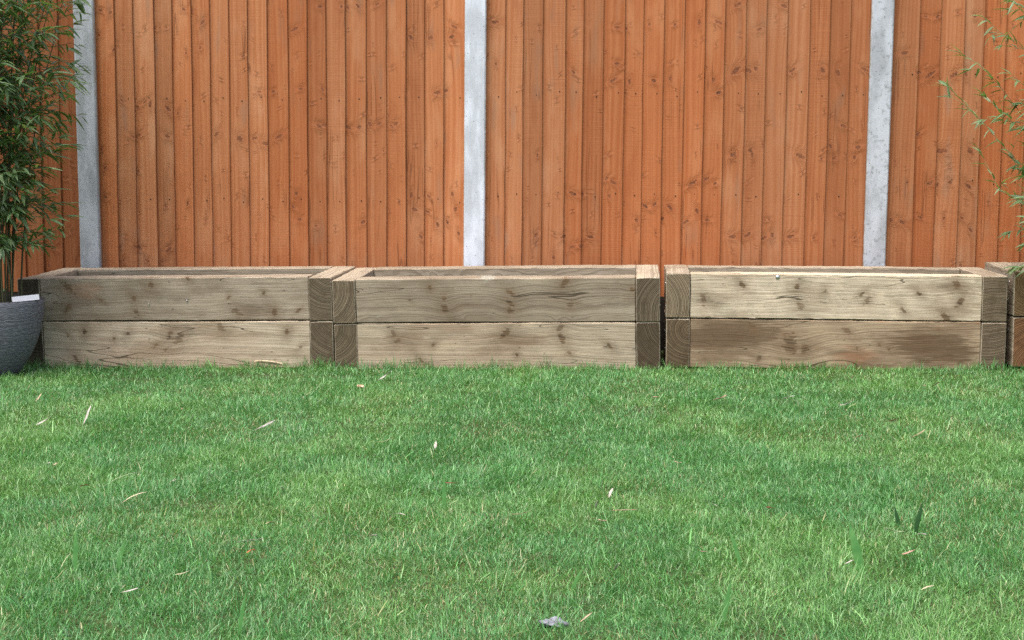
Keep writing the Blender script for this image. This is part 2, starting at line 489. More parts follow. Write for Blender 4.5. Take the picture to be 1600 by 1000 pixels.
def mat_pot():
    N = NT('ribbed_dark_pot')
    oc = N.n('ShaderNodeTexCoord').outputs['Object']
    x, y, z = N.sep(oc)
    ang = N.m('ARCTAN2', y, x)
    wv = N.noise(N.comb(N.m('MULTIPLY', N.m('COSINE', ang), 5.0), N.m('MULTIPLY', N.m('SINE', ang), 5.0), N.m('MULTIPLY', z, 12.0)), 1.0, 2.0)
    ln = N.noise(dim='1D', w=N.m('ADD', N.m('MULTIPLY', z, 260.0), N.m('MULTIPLY', wv, 9.0)), scale=1.0, detail=2.0)
    br = N.noise(N.comb(N.m('MULTIPLY', ang, 9.0), 0.0, N.m('MULTIPLY', z, 240.0)), 1.0, 2.0)
    l = N.m('ADD', N.m('MULTIPLY', ln, .6), N.m('MULTIPLY', br, .4))
    col = N.mix(N.map(l, .40, .64, smooth=True), (.078, .079, .094), (.260, .264, .300))
    col = N.mix(N.map(br, .68, .78), col, (.20, .21, .23))
    return N.done(N.bsdf(col, .62, N.bump(l, .8, .004), .35))


def mat_plain(name, col, rough=.6, spec=.3, metallic=0.0, var=0.0, scale=40.0, col2=None):
    N = NT(name)
    c = col
    if var > 0:
        oc = N.n('ShaderNodeTexCoord').outputs['Object']
        c = N.mix(N.map(N.noise(oc, scale, 4.0, .6), .35, .65, smooth=True), col, col2 or tuple(v * (1 - var) for v in col))
    return N.done(N.bsdf(c, rough, None, spec, metallic))


M_BOARD = mat_board()
M_SLEEPER = mat_sleeper()
M_CONCRETE = mat_concrete()
M_SOIL = mat_lawn_soil()
M_GRASS = mat_grass()
M_LEAF = mat_bamboo_leaf()
M_CANE = mat_cane((.045, .055, .022), (.095, .085, .035))
M_CANE_PALE = mat_cane((.20, .19, .085), (.30, .27, .13))
M_POT = mat_pot()
M_NAIL = mat_plain('dark_nail_head', (.022, .018, .016), .6, .3)
M_SCREW = mat_plain('zinc_screw', (.62, .63, .65), .35, .5, 1.0)
M_COMPOST = mat_plain('compost', (.030, .021, .014), .95, .1, 0, .6, 60.0)
M_TAG = mat_plain('white_plastic_tag', (.58, .59, .62), .5, .3)

# knots of the fence boards (x, z, size) and of the front sleepers
KNOTS = [(-2.663,1.673,5),(-2.716,1.685,4),(-2.731,1.561,4),(-2.652,1.489,4),(-2.498,1.228,4),(-2.536,1.2,7),(-2.469,1.216,7),(-2.379,1.195,7),(-2.618,1.236,4),(-2.54,1.06,6),(-2.386,1.056,6),(-2.565,1.056,4),(-2.33,1.171,4),(-2.134,1.067,6),(-2.012,1.043,8),(-1.938,1.047,5),(-2.288,1.685,4),(-2.247,1.681,3),(-2.192,1.621,5),(-2.207,1.496,4),(-2.281,1.472,4),(-2.599,1.601,2),(-2.485,1.594,3),(-2.411,1.598,3),(-2.438,1.592,3),(-1.987,1.454,3),(-2.734,0.988,3),(-2.908,1.278,4),(-2.964,1.23,3),(-1.594,1.692,5),(-1.486,1.689,4),(-1.456,1.686,4),(-1.402,1.692,5),(-1.308,1.7,4),(-1.725,1.582,6),(-1.127,1.584,3),(-1.143,1.538,6),(-1.042,1.535,6),(-0.929,1.588,5),(-0.939,1.54,6),(-1.697,1.291,4),(-1.588,1.287,4),(-1.01,1.268,6),(-0.97,1.277,5),(-1.815,1.054,6),(-1.877,1.019,7),(-1.607,1.105,6),(-1.582,1.109,5),(-1.457,1.097,6),(-1.404,1.101,6),(-1.352,1.116,5),(-1.303,1.116,5),(-1.219,1.116,5),(-1.243,1.104,4),(-0.723,1.608,6),(-0.72,1.406,4),(-1.84,1.276,4),(-1.911,1.276,4),(-0.128,1.577,5),(-0.083,1.571,4),(0.151,1.588,3),(0.029,1.589,4),(0.268,1.598,6),(0.36,1.597,5),(0.451,1.68,6),(0.555,1.561,5),(-0.147,1.322,6),(-0.065,1.317,6),(0.052,1.32,5),(0.133,1.332,6),(0.448,1.368,8),(0.502,1.368,7),(0.543,1.375,5),(-0.128,1.402,5),(-0.338,1.365,4),(0.341,1.323,5),(0.365,1.261,5),(0.439,0.964,6),(0.523,0.983,6),(-0.514,0.961,4),(-0.169,0.962,3),(0.136,1.404,3),(0.671,1.67,5),(1.246,1.444,6),(1.398,1.615,4),(1.569,1.614,4),(1.342,1.616,3),(1.369,1.341,7),(1.481,1.339,7),(1.537,1.342,6),(1.316,1.351,5),(1.059,1.369,5),(1.055,1.101,4),(1.039,0.998,5),(0.906,1.002,5),(1.429,0.978,8),(1.567,0.978,8),(0.932,1.353,8),(0.86,1.365,7),(0.719,1.366,6),(0.965,1.098,5),(1.321,1.059,4),(-2.716,0.75,5),(-2.56,0.496,6),(-2.393,0.487,6),(-2.715,0.899,4),(-2.734,0.992,4),(-2.902,0.574,4),(-2.507,0.429,5),(-2.633,0.428,4),(-2.432,0.421,4),(-2.545,0.883,4),(-2.291,0.714,4),(-3.002,0.492,5),(-3.134,0.495,5),(-3.031,0.401,5),(-1.715,0.639,5),(-1.747,0.703,4),(-1.63,0.607,4),(-1.145,0.764,6),(-1.13,0.692,6),(-1.057,0.756,4),(-1.065,0.681,4),(-1.013,0.617,6),(-0.965,0.629,5),(-0.94,0.768,5),(-0.924,0.693,6),(-1.389,0.628,5),(-1.73,0.771,5),(-1.098,0.557,5),(-0.909,0.574,5),(-0.34,0.773,6),(-0.292,0.769,4),(-0.386,0.56,5),(-0.338,0.508,6),(-0.252,0.56,6),(-0.162,0.761,5),(-0.143,0.826,5),(-0.175,0.844,4),(0.015,0.711,5),(0.062,0.719,5),(0.136,0.707,6),(0.269,0.688,6),(0.215,0.633,5),(0.321,0.643,4),(-0.521,0.567,5),(-0.433,0.456,6),(0.247,0.824,6),(0.313,0.844,5),(0.356,0.821,4),(0.439,0.96,6),(0.532,0.96,6),(0.445,0.563,6),(0.515,0.571,6),(0.596,0.556,5),(0.098,0.648,5),(-0.024,0.64,5),(-0.295,0.513,4),(1.204,0.645,5),(1.257,0.636,6),(1.34,0.66,4),(1.454,0.654,5),(1.54,0.656,4),(1.58,0.599,5),(1.384,0.825,6),(1.419,0.814,6),(1.478,0.827,5),(1.562,0.81,6),(0.839,0.558,4),(1.035,0.562,4),(0.635,0.572,6),(0.724,0.564,6),(0.926,0.944,5),(1.039,0.998,5),(1.021,0.948,5),(0.762,0.956,7),(0.959,0.668,4)]
SLEEPER_KNOTS = {'1t':[(-2.646,0.342,9),(-2.652,0.246,6),(-2.491,0.284,3),(-2.332,0.291,4),(-2.324,0.231,5),(-2.248,0.357,6),(-1.886,0.303,3),(-1.72,0.325,3),(-1.854,0.235,8),(-1.674,0.237,6),(-2.077,0.388,4),(-1.56,0.244,4)],'1b':[(-2.662,0.132,3),(-2.578,0.148,4),(-2.438,0.117,3),(-2.373,0.138,4),(-2.171,0.137,7),(-2.135,0.114,9),(-2.194,0.065,5),(-2.24,0.086,4),(-2.623,0.012,5),(-1.928,0.169,8),(-1.618,0.155,4),(-1.556,0.087,3)],'2t':[(-0.884,0.305,5),(-0.881,0.259,7),(-0.581,0.337,6),(-0.584,0.287,6),(-0.584,0.253,6),(-0.336,0.381,8),(-0.311,0.283,6),(-0.036,0.355,5),(-0.948,0.355,4)],'2b':[(-1.121,0.154,5),(-1.103,0.119,5),(-0.938,0.103,4),(-0.998,0.032,4),(-0.61,0.159,8),(-0.36,0.185,7),(-0.351,0.138,6),(-0.319,0.076,4),(-0.137,0.106,4),(-0.557,0.063,3)],'3t':[(0.278,0.306,6),(0.449,0.376,5),(0.691,0.367,6),(0.701,0.292,7),(0.812,0.353,3),(0.976,0.343,4),(0.997,0.309,6),(1.22,0.345,4),(1.153,0.271,4),(1.336,0.244,6),(1.378,0.388,7),(1.397,0.31,7)],'3b':[(0.503,0.188,7),(0.662,0.126,14),(0.73,0.104,8),(0.525,0.055,4),(1.054,0.125,4),(1.094,0.105,3),(0.908,0.186,6),(0.957,0.103,4)]}

# ------------------------------------------------------------------ ground
def build_ground():
    xs = np.concatenate([[-60, -30, -12, -8, -6], np.linspace(-5, 4, 91), [5, 7, 12, 30, 60]])
    ys = np.concatenate([[-60, -30, -15, -10, -8, -7], np.linspace(-6, -.5, 56), [-.3, 0, .5, 2, 8, 30, 60]])
    X, Y = np.meshgrid(xs, ys)
    Z = ground_z(X, Y)
    v = np.stack([X.ravel(), Y.ravel(), Z.ravel()], 1)
    nx = len(xs)
    i, j = np.meshgrid(np.arange(nx - 1), np.arange(len(ys) - 1))
    a = (j * nx + i).ravel()
    loops = np.stack([a, a + 1, a + nx + 1, a + nx], 1).ravel()
    me = fast_mesh('lawn', v, loops, np.arange(len(a)) * 4)
    o = link('lawn', me, None, M_SOIL)
    tag(o, 'green lawn ground running up to the wooden planters', None, None, 'structure')


build_ground()

# ------------------------------------------------------------------ fence
# right-hand (proud) edges of the boards, read along the fence at 0.93 m height
BAYS = [
    [-3.62, -3.525, -3.43, -3.338, -3.246, -3.144, -3.049, -2.948, -2.846],
    [-2.652, -2.553, -2.447, -2.354, -2.258, -2.162, -2.066, -1.968, -1.87, -1.765, -1.668, -1.572, -1.475, -1.37, -1.268, -1.171, -1.078, -.982, -.872],
    [-.676, -.590, -.492, -.381, -.295, -.196, -.095, -.003, .095, .195, .292, .387, .489, .586, .686, .793, .888, .984, 1.085],
    [1.309, 1.409, 1.520, 1.610, 1.712, 1.816, 1.912, 2.015, 2.11, 2.21, 2.305],
]
BAY_START = [-3.72, -2.768, -.792, 1.180]
NAIL_Z = [(1.245, .76), (1.243, .737), (1.257, .766), (1.341, .832)]
FENCE_LEAN = R(.42)


def nail_mesh():
    v, f = [], []
    n = 8
    for k in range(n):
        a = 2 * math.pi * k / n
        v.append((.0032 * math.cos(a), 0, .0038 * math.sin(a)))
    for k in range(n):
        a = 2 * math.pi * k / n
        v.append((.0022 * math.cos(a), -.0013, .0026 * math.sin(a)))
    for k in range(n):
        f.append((k, (k + 1) % n, n + (k + 1) % n, n + k))
    f.append(tuple(range(n, 2 * n)))
    return mesh_from('nail', v, f)


def board_mesh(expo, seed, top=1.84, bot=.272):
    """feather-edged board: thick proud right edge at x = 0, thin left edge tucked under its neighbour"""
    rs = random.Random(seed)
    w = expo + .022
    base = [(-w, -.0005), (0.0, -.0085), (0.0, -.0172), (-.0022, -.0195), (-.012, -.0191), (-w * .5, -.0142), (-w, -.0045)]
    n = 9
    p1, p2, p3 = rs.uniform(0, 6), rs.uniform(0, 6), rs.uniform(0, 6)
    bow, cup = rs.uniform(-.002, .002), rs.uniform(-.0010, .0018)
    v, f = [], []
    for k in range(n):
        t = k / (n - 1)
        z = bot + (top - bot) * t
        ex = .0011 * math.sin(t * 9 + p1) + .0006 * math.sin(t * 23 + p2)
        ey = bow * math.sin(math.pi * t) + .0007 * math.sin(t * 13 + p3)
        for i, (x, y) in enumerate(base):
            v.append((x + ex * (1 if x > -.02 else .3), y + ey + (cup if i == 5 else 0), z))
    m = len(base)
    for k in range(n - 1):
        for i in range(m):
            a, b = k * m + i, k * m + (i + 1) % m
            f.append((a, b, b + m, a + m))
    f.append(tuple(range(m))[::-1]); f.append(tuple((n - 1) * m + i for i in range(m)))
    return mesh_from('board', v, f)


def post_mesh():
    h, t = .0525, .05
    c = .006
    sec = [(-h + c, -t), (h - c, -t), (h, -t + c), (h, -.026), (.028, -.022), (.028, .022), (h, .026), (h, t), (-h, t), (-h, .026), (-.028, .022), (-.028, -.022), (-h, -.026), (-h, -t + c)]
    zs = [-.3, .0, .3, .6, .9, 1.2, 1.5, 1.8, 1.93]
    v = [(x, y, z) for z in zs for x, y in sec]
    m = len(sec)
    f = [(k * m + i, k * m + (i + 1) % m, (k + 1) * m + (i + 1) % m, (k + 1) * m + i) for k in range(len(zs) - 1) for i in range(m)]
    f.append(tuple((len(zs) - 1) * m + i for i in range(m)))
    return mesh_from('concrete_post', v, f)


def build_fence():
    fence = root('fence')
    tag(fence, 'orange stained closeboard fence with pale concrete posts behind the planters', 'fence')
    nail = nail_mesh()
    nail.materials.append(M_NAIL)
    rs = random.Random(3)
    sh = math.tan(FENCE_LEAN)
    boards = []
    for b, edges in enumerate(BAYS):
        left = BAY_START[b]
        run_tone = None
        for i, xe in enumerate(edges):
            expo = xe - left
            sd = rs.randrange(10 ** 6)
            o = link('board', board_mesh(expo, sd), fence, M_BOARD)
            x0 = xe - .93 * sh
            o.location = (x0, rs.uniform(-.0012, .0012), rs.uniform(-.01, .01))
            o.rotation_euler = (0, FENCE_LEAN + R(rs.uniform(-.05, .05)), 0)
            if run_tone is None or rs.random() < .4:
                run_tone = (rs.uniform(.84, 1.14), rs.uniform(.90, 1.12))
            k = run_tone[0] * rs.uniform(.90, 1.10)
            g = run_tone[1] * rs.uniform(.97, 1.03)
            if b == 0: k *= .62; g *= .88  # leftmost bay toned darker and redder, painting in the corner's shade
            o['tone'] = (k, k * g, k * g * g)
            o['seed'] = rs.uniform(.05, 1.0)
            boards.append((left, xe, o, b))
            for nz in NAIL_Z[b]:
                nn = link('nail', nail, o)
                nx = -.030 + rs.uniform(-.005, .004)
                nn.location = (nx, -.0191 + (-nx - .012) * .12 - .0006, nz + rs.uniform(-.006, .006))
            left = xe
    # knots: those read from the photograph, then small pin knots
    for left, xe, o, b in boards:
        kn = []
        for kx, kz, s in KNOTS:
            xx = kx + (.93 - kz) * sh
            if left - .004 < xx <= xe + .004:
                kn.append((min(max(xx - xe, -(xe - left) + .004), -.002), kz - o.location.z, s * .0019, rs.uniform(.7, 1.0)))
        kn.sort(key=lambda q: -q[2])
        kn = kn[:BOARD_KNOTS]
        while len(kn) < BOARD_KNOTS:
            kn.append((-rs.uniform(.005, xe - left), rs.uniform(.42, 1.75), rs.uniform(.0020, .0055) if b not in (0,) else rs.uniform(.003, .008), rs.uniform(.5, .95)))
        for q, kk in enumerate(kn):
            o['knot_%d' % q] = [float(t) for t in kk]
    pm = post_mesh()
    info = [(-2.795, 'grey concrete post partly behind bamboo leaves', (.80, .82, .84), .25, R(.05)),
            (-.824, 'palest concrete post behind the middle planter', (1.30, 1.33, 1.38), .15, R(.5)),
            (1.129, 'mottled concrete post with dark flecks', (.98, 1.0, 1.03), .55, R(.5))]
    for i, (x, lab, tone, mott, lean) in enumerate(info):
        o = link('concrete_post', pm, fence, M_CONCRETE)
        o.location = (x - .93 * math.tan(lean), 0, 0)
        o.rotation_euler = (0, lean, 0)
        o['label'] = lab; o['tone'] = tone; o['mottle'] = mott; o['seed'] = .2 + .27 * i
    # gravel boards added under the panels, near black to paint the gap's shade
    gm = mat_plain('shaded_gravel_board', (.040, .034, .028), .85, .15, 0, .4, 30.0)
    for b in range(4):
        xa, xb = BAY_START[b] - .003, BAYS[b][-1] + .003
        v = [(x, y, z) for z in (-.05, .266) for x, y in ((xa, -.012), (xb, -.012), (xb, .012), (xa, .012))]
        me = mesh_from('gravel_board', v, [(0, 1, 5, 4), (1, 2, 6, 5), (2, 3, 7, 6), (3, 0, 4, 7), (4, 5, 6, 7)])
        link('gravel_board', me, fence, gm)
    # arris rails on the far side
    for b in range(4):
        xa, xb = BAY_START[b] + .0, BAYS[b][-1]
        for z in (.36, NAIL_Z[b][1], NAIL_Z[b][0]):
            v = [(xa, .001, z - .03), (xb, .001, z - .03), (xa, .001, z + .03), (xb, .001, z + .03), (xa, .036, z), (xb, .036, z)]
            me = mesh_from('rail', v, [(0, 1, 3, 2), (0, 4, 5, 1), (2, 3, 5, 4), (0, 2, 4), (1, 5, 3)])
            o = link('rail', me, fence, M_BOARD)
            o['tone'] = (.9, .9, .9); o['seed'] = .3
            for q in range(BOARD_KNOTS):
                o['knot_%d' % q] = [9.0, 9.0, .01, 0.0]


build_fence()


# ------------------------------------------------------------------ planters
def sleeper_mesh(L, W, H, seed, rough=1.0):
    rs = random.Random(seed)
    c = .0032
    hw, hh = W / 2, H / 2
    sec = []
    def seg(a, b, n):
        for k in range(n):
            t = k / n
            sec.append((a[0] + (b[0] - a[0]) * t, a[1] + (b[1] - a[1]) * t))
    seg((-hw + c, -hh), (hw - c, -hh), 2); seg((hw - c, -hh), (hw, -hh + c), 1)
    seg((hw, -hh + c), (hw, hh - c), 3); seg((hw, hh - c), (hw - c, hh), 1)
    seg((hw - c, hh), (-hw + c, hh), 2); seg((-hw + c, hh), (-hw, hh - c), 1)
    seg((-hw, hh - c), (-hw, -hh + c), 3); seg((-hw, -hh + c), (-hw + c, -hh), 1)
    m = len(sec)
    n = max(5, int(L / .035))
    xs = [-L / 2, -L / 2 + c] + [-L / 2 + L * k / n for k in range(1, n)] + [L / 2 - c, L / 2]
    ph = [rs.uniform(0, 6.28) for _ in range(6)]
    bow = rs.uniform(-.002, .002)
    v, f = [], []
    for i, x in enumerate(xs):
        s = 1 - c / (H / 2) if i in (0, len(xs) - 1) else 1.0
        sy = 1 - c / (W / 2) if i in (0, len(xs) - 1) else 1.0
        t = x / L
        for y, z in sec:
            j = rs.gauss(0, .0006) * rough
            # ragged top arris
            edge = 0.0
            if z > hh - .006:
                edge = -abs(rs.gauss(0, .0012)) * rough if y < -hw + .006 else rs.gauss(0, .0005)
            v.append((x + (rs.gauss(0, .0007) if i in (0, len(xs) - 1) else 0), y * sy + j + .0012 * math.sin(5 * t + ph[0]) + .0006 * math.sin(17 * t + ph[1] + z * 20),
                      z * s + edge + bow * (1 - 4 * t * t) + .0008 * math.sin(7 * t + ph[2])))
    for k in range(len(xs) - 1):
        for i in range(m):
            a, b = k * m + i, k * m + (i + 1) % m
            f.append((a, a + m, b + m, b))
    f.append(tuple(range(m)))
    f.append(tuple((len(xs) - 1) * m + i for i in range(m))[::-1])
    return mesh_from('sleeper', v, f)


def screw_mesh():
    v, f = [], []
    n = 8
    for (r, y) in ((.0016, .012), (.0016, 0.0), (.0058, 0.0), (.0058, -.002), (.0030, -.0045)):
        for k in range(n):
            a = 2 * math.pi * k / n
            v.append((r * math.cos(a), y, r * math.sin(a)))
    for q in range(4):
        for k in range(n):
            f.append((q * n + k, q * n + (k + 1) % n, (q + 1) * n + (k + 1) % n, (q + 1) * n + k))
    f.append(tuple(4 * n + k for k in range(n)))
    return mesh_from('screw', v, f, True)


SCREW = screw_mesh()
SCREW.materials.append(M_SCREW)
SL, SD, SW, SH = 1.486, .555, .106, .200     # planter length, depth, sleeper width and height


def set_sleeper(o, tone, end_tone, rings, seed, stain=0.0, salt=0.0, knots=(), rs=random, stains=((9, 9, .1, 0),) * 3):
    o['tone'] = tone; o['end_tone'] = end_tone; o['rings'] = rings
    o['seed'] = seed; o['stain'] = stain; o['salt'] = salt
    for q, sv in zip(('stain_a', 'stain_b', 'stain_c'), stains):
        o[q] = [float(t) for t in sv]
    k = list(knots)[:SLEEPER_KNOTS_N]
    while len(k) < SLEEPER_KNOTS_N:
        k.append((rs.uniform(-.6, .6), rs.uniform(-.08, .08), rs.uniform(.003, .007), rs.uniform(.25, .6)))
    for q, kk in enumerate(k):
        o['knot_%d' % q] = [float(t) for t in kk]


def build_planter(xl, z_left, z_right, z_rise, label, spec, seed, yfront=-.68, rise_ends=(0, 0)):
    """xl = left outer end; z_left/z_right = underside heights at the front; z_rise = rise to the back"""
    rs = random.Random(seed)
    ry = -math.atan2(z_right - z_left, SL)
    rx = math.atan2(z_rise, SD)
    p = root('raised_planter', (xl + SL / 2, yfront, (z_left + z_right) / 2), (rx, ry, spec.get('yaw', 0.0)))
    tag(p, label, 'planter', 'raised planters along the fence')
    for tier in (0, 1):
        zc = .1 + tier * .2035
        st = spec['t' if tier else 'b']
        inner = SL - 2 * SW
        # front and back
        for side in (0, 1):
            o = link('sleeper', sleeper_mesh(inner - .005, SW - .002, SH - .0005 + (0 if tier else .02), rs.random(), st.get('rough', 1.0)), p, M_SLEEPER)
            yy = SW / 2 + .001 if side == 0 else SD - SW / 2
            gx = rs.uniform(-.001, .001)
            o.location = (gx, yy + rs.uniform(-.001, .001), zc + (.002 if side == 0 else 0) - (0 if tier else .01))
            o.rotation_euler = (0, R(rs.uniform(-.06, .06)), 0)
            if side == 0:
                kn = []
                for (kx, kz, s) in SLEEPER_KNOTS.get(st.get('knots', ''), []):
                    lx = kx - p.location.x
                    lz = kz - (z_left + z_right) / 2 - zc - lx * math.tan(-ry)
                    kn.append((lx, lz, .0031 * s, rs.uniform(.65, 1.1)))
                for (wx, wz, sc) in st.get('screws', ()):
                    s = link('screw', SCREW, o)
                    lx = wx - p.location.x
                    s.location = (lx, -SW / 2 - .0005, wz - (z_left + z_right) / 2 - o.location.z - lx * math.tan(-ry))
                    s.scale = (sc, 1, sc)
                set_sleeper(o, st['tone'], st['end'], st['rings'], st['seed'], st.get('stain', 0), st.get('salt', 0), kn, rs, st.get('stains', ((9, 9, .1, 0),) * 3))
            else:
                set_sleeper(o, (.92, .90, .86), (1, 1, 1), (.12, rs.uniform(-.1, .1), .01), rs.uniform(.1, 1), .1, .04, (), rs)
        # sides; their end grain shows on the front
        for side in (0, 1):
            o = link('sleeper', sleeper_mesh(SD, SW, SH - .001 + (0 if tier else .02), rs.random()), p, M_SLEEPER)
            sx = -1 if side == 0 else 1
            o.location = (sx * (SL / 2 - SW / 2), SD / 2 + rs.uniform(-.002, .002), zc - (0 if tier else .01) + rs.uniform(-.001, .001))
            o.rotation_euler = (0, 0, -math.pi / 2)          # local +x points at the lawn
            e = st['ends'][side]
            set_sleeper(o, st.get('side_tone', (1.0, .98, .94)), e[0], e[1], e[2], .12, .1, (), rs)
            for zz in (-.045, .04) if tier else (-.03, .045):
                if True:
                    s = link('screw', SCREW, o)
                    # local y of the turned sleeper: outside face
                    s.location = (rs.uniform(.16, .20) * 1.0, -sx * 0 + (-1 if side == 0 else 1) * (SW / 2), zz + rs.uniform(-.01, .01))
                    s.rotation_euler = (0, 0, 0 if side == 0 else math.pi)
    return p


DK = (.92, .92, .92)
PL = [
    dict(xl=-2.888, z_left=-.020, z_right=-.001, z_rise=.016, label='weathered grey brown raised planter with the dark plant pot at its corner', seed=21,
         spec=dict(t=dict(tone=(1.02, .98, .94), end=DK, rings=(.10, .30, .02), seed=.31, salt=.15, stain=.12, knots='1t', screws=[(-2.082, .289, .75), (-2.263, .271, .6)], stains=((-.30, -.085, .30, .25), (.38, -.05, .10, .5), (-.44, .04, .09, .3)),
                          ends=[((.45, .45, .42), (-.02, .07, .0), .22), ((.95, .93, .90), (.05, .13, .0), .37)]),  # left end darkened in tone for the pot's shade
                   b=dict(tone=(1.32, 1.27, 1.20), end=DK, rings=(.14, -.16, -.03), seed=.52, salt=.05, knots='1b', stains=((.05, .07, .10, .35), (-.40, .0, .16, .20), (.0, -.09, .5, .15)),
                          ends=[((.45, .45, .42), (.03, -.12, .0), .63), ((.85, .82, .78), (.10, .16, .0), .71)]))),  # lower left end tone carries the pot's shade too
    dict(xl=-1.397, z_left=-.014, z_right=.008, z_rise=.022, label='middle raised planter with a bright top edge and pale blotched knots', seed=22,
         spec=dict(t=dict(tone=(.88, .85, .80), end=DK, rings=(.13, -.10, .015), seed=.83, salt=.55, knots='2t', stains=((.15, -.04, .45, .22), (-.35, -.05, .35, .22), (9, 9, .1, 0)),
                          ends=[((1.12, 1.10, 1.05), (-.12, .06, .0), .14), ((.82, .80, .76), (.16, -.06, .0), .93)]),
                   b=dict(tone=(1.18, 1.12, 1.04), end=DK, rings=(.15, .22, -.02), seed=.44, salt=.18, knots='2b', stains=((.12, .05, .10, .45), (-.40, .03, .10, .40), (-.1, -.08, .5, .12)),
                          ends=[((.95, .92, .85), (-.10, .10, .0), .28), ((.62, .58, .53), (.16, .14, .0), .57)]))),
    dict(xl=.112, z_left=.024, z_right=.020, z_rise=.004, label='raised planter with a pale striped upper sleeper over a brown stained lower one', seed=23,
         spec=dict(t=dict(tone=(1.55, 1.51, 1.42), end=DK, rings=(.11, .24, .01), seed=.67, rough=2.2, knots='3t', screws=[(.603, .414, 1.7)], stains=((.52, .05, .08, .45), (-.53, -.02, .07, .35), (9, 9, .1, 0)),
                          ends=[((1.30, 1.27, 1.20), (-.16, -.05, .0), .49), ((1.0, .98, .92), (.02, -.26, .0), .76)]),
                   b=dict(tone=(1.0, .88, .75), end=DK, rings=(.10, -.10, .04), seed=.19, stain=.45, knots='3b', stains=((-.50, .03, .22, .80), (.40, .0, .19, .85), (.10, -.055, .11, .30)),
                          ends=[((.80, .72, .62), (.05, .06, .0), .34), ((1.05, 1.0, .95), (-.04, .30, .0), .88)]))),
    dict(xl=1.628, z_left=.046, z_right=.052, z_rise=.004, label='raised planter cut off by the right picture edge with reddish end grain', seed=24,
         spec=dict(t=dict(tone=(.95, .90, .82), end=DK, rings=(.12, .2, .01), seed=.41,
                          ends=[((1.15, .92, .66), (.02, .05, .0), .61), ((1, 1, 1), (.1, .1, .0), .2)]),
                   b=dict(tone=(.95, .88, .78), end=DK, rings=(.12, -.2, .01), seed=.29,
                          ends=[((1.25, .80, .55), (.06, -.12, .0), .17), ((1, 1, 1), (.1, .1, .0), .2)]))),
]
for d in PL:
    build_planter(**d)


# ------------------------------------------------------------------ pot, compost, tag
POT = (-2.885, -.93, -.034)


def lathe(profile, n=48):
    v, f = [], []
    for r, z in profile:
        for k in range(n):
            a = 2 * math.pi * k / n
            v.append((r * math.cos(a), r * math.sin(a), z))
    for q in range(len(profile) - 1):
        for k in range(n):
            a, b = q * n + k, q * n + (k + 1) % n
            f.append((a, b, b + n, a + n))
    return v, f


def build_pot():
    p = root('plant_pot', POT)
    tag(p, 'dark slate grey ribbed bowl shaped pot on the lawn beside the planters', 'plant pot')
    H = .342
    prof = [(0, .0), (.070, .0), (.084, .006), (.104, .032), (.128, .066), (.150, .104), (.170, .150), (.186, .200), (.198, .255), (.2045, .31), (.2065, H - .004), (.2055, H)]
    v, f = lathe(prof)
    link('body', mesh_from('pot_body', v, f, True), p, M_POT)
    v, f = lathe([(.2055, H + .0005), (.203, H + .003), (.192, H + .003), (.189, H), (.186, H - .07)])
    o = link('rim', mesh_from('pot_rim', v, f, True), p, mat_plain('pot_rim_plastic', (.05, .052, .058), .5, .4))
    v, f = [], []
    n, rr = 32, 5
    rs = random.Random(5)
    v.append((0, 0, H - .045))
    for q in range(1, rr + 1):
        for k in range(n):
            a = 2 * math.pi * k / n
            r = .188 * q / rr
            v.append((r * math.cos(a), r * math.sin(a), H - .05 + rs.uniform(-.006, .006)))
    for k in range(n):
        f.append((0, 1 + k, 1 + (k + 1) % n))
    for q in range(rr - 1):
        for k in range(n):
            a, b = 1 + q * n + k, 1 + q * n + (k + 1) % n
            f.append((a, a + n, b + n, b))
    link('compost', mesh_from('compost', v, f), p, M_COMPOST)
    # tag resting on the rim
    bm = bmesh.new()
    bmesh.ops.create_cube(bm, size=1.0)
    bmesh.ops.scale(bm, vec=(.115, .003, .026), verts=bm.verts)
    bmesh.ops.bevel(bm, geom=list(bm.edges), offset=.0009, segments=1, affect='EDGES')
    me = bpy.data.meshes.new('plant_tag'); bm.to_mesh(me); bm.free()
    t = link('plant_tag', me, None, M_TAG)
    t.location = (POT[0] + .163, POT[1] - .058, POT[2] + H + .012)
    t.rotation_euler = (R(-22), R(-5), R(24))
    tag(t, 'white plastic tag tucked inside the rim of the dark pot', 'plant tag')


build_pot()


# ------------------------------------------------------------------ bamboo
def leaf_arrays(seed):
    """one lanceolate leaf along +x, unit length, folded along the midrib, drooping"""
    rs = random.Random(seed)
    n = 6
    droop = rs.uniform(.08, .28); wid = rs.uniform(.066, .098); fold = rs.uniform(.25, .6); twist = rs.uniform(-.5, .5)
    v = []
    for k in range(n + 1):
        t = k / n
        w = wid * (math.sin(math.pi * min(1, t ** .62 * .97 + .02))) ** .9
        if k == n: w = .0015
        z = -droop * t * t
        tw = twist * t
        for s in (-1, 0, 1):
            yy, zz = s * w, abs(s) * w * fold
            v.append((t, yy * math.cos(tw) - zz * math.sin(tw), z + yy * math.sin(tw) + zz * math.cos(tw)))
    f = []
    for k in range(n):
        for s in (0, 1):
            a = k * 3 + s
            f.append((a, a + 1, a + 4, a + 3))
    return np.array(v), f


LEAF_VARIANTS = [leaf_arrays(s) for s in range(6)]
LEAF_MESH = []
for lv, lf in LEAF_VARIANTS:
    me = mesh_from('leaf', lv, lf, True)
    me.materials.append(M_LEAF)
    LEAF_MESH.append(me)


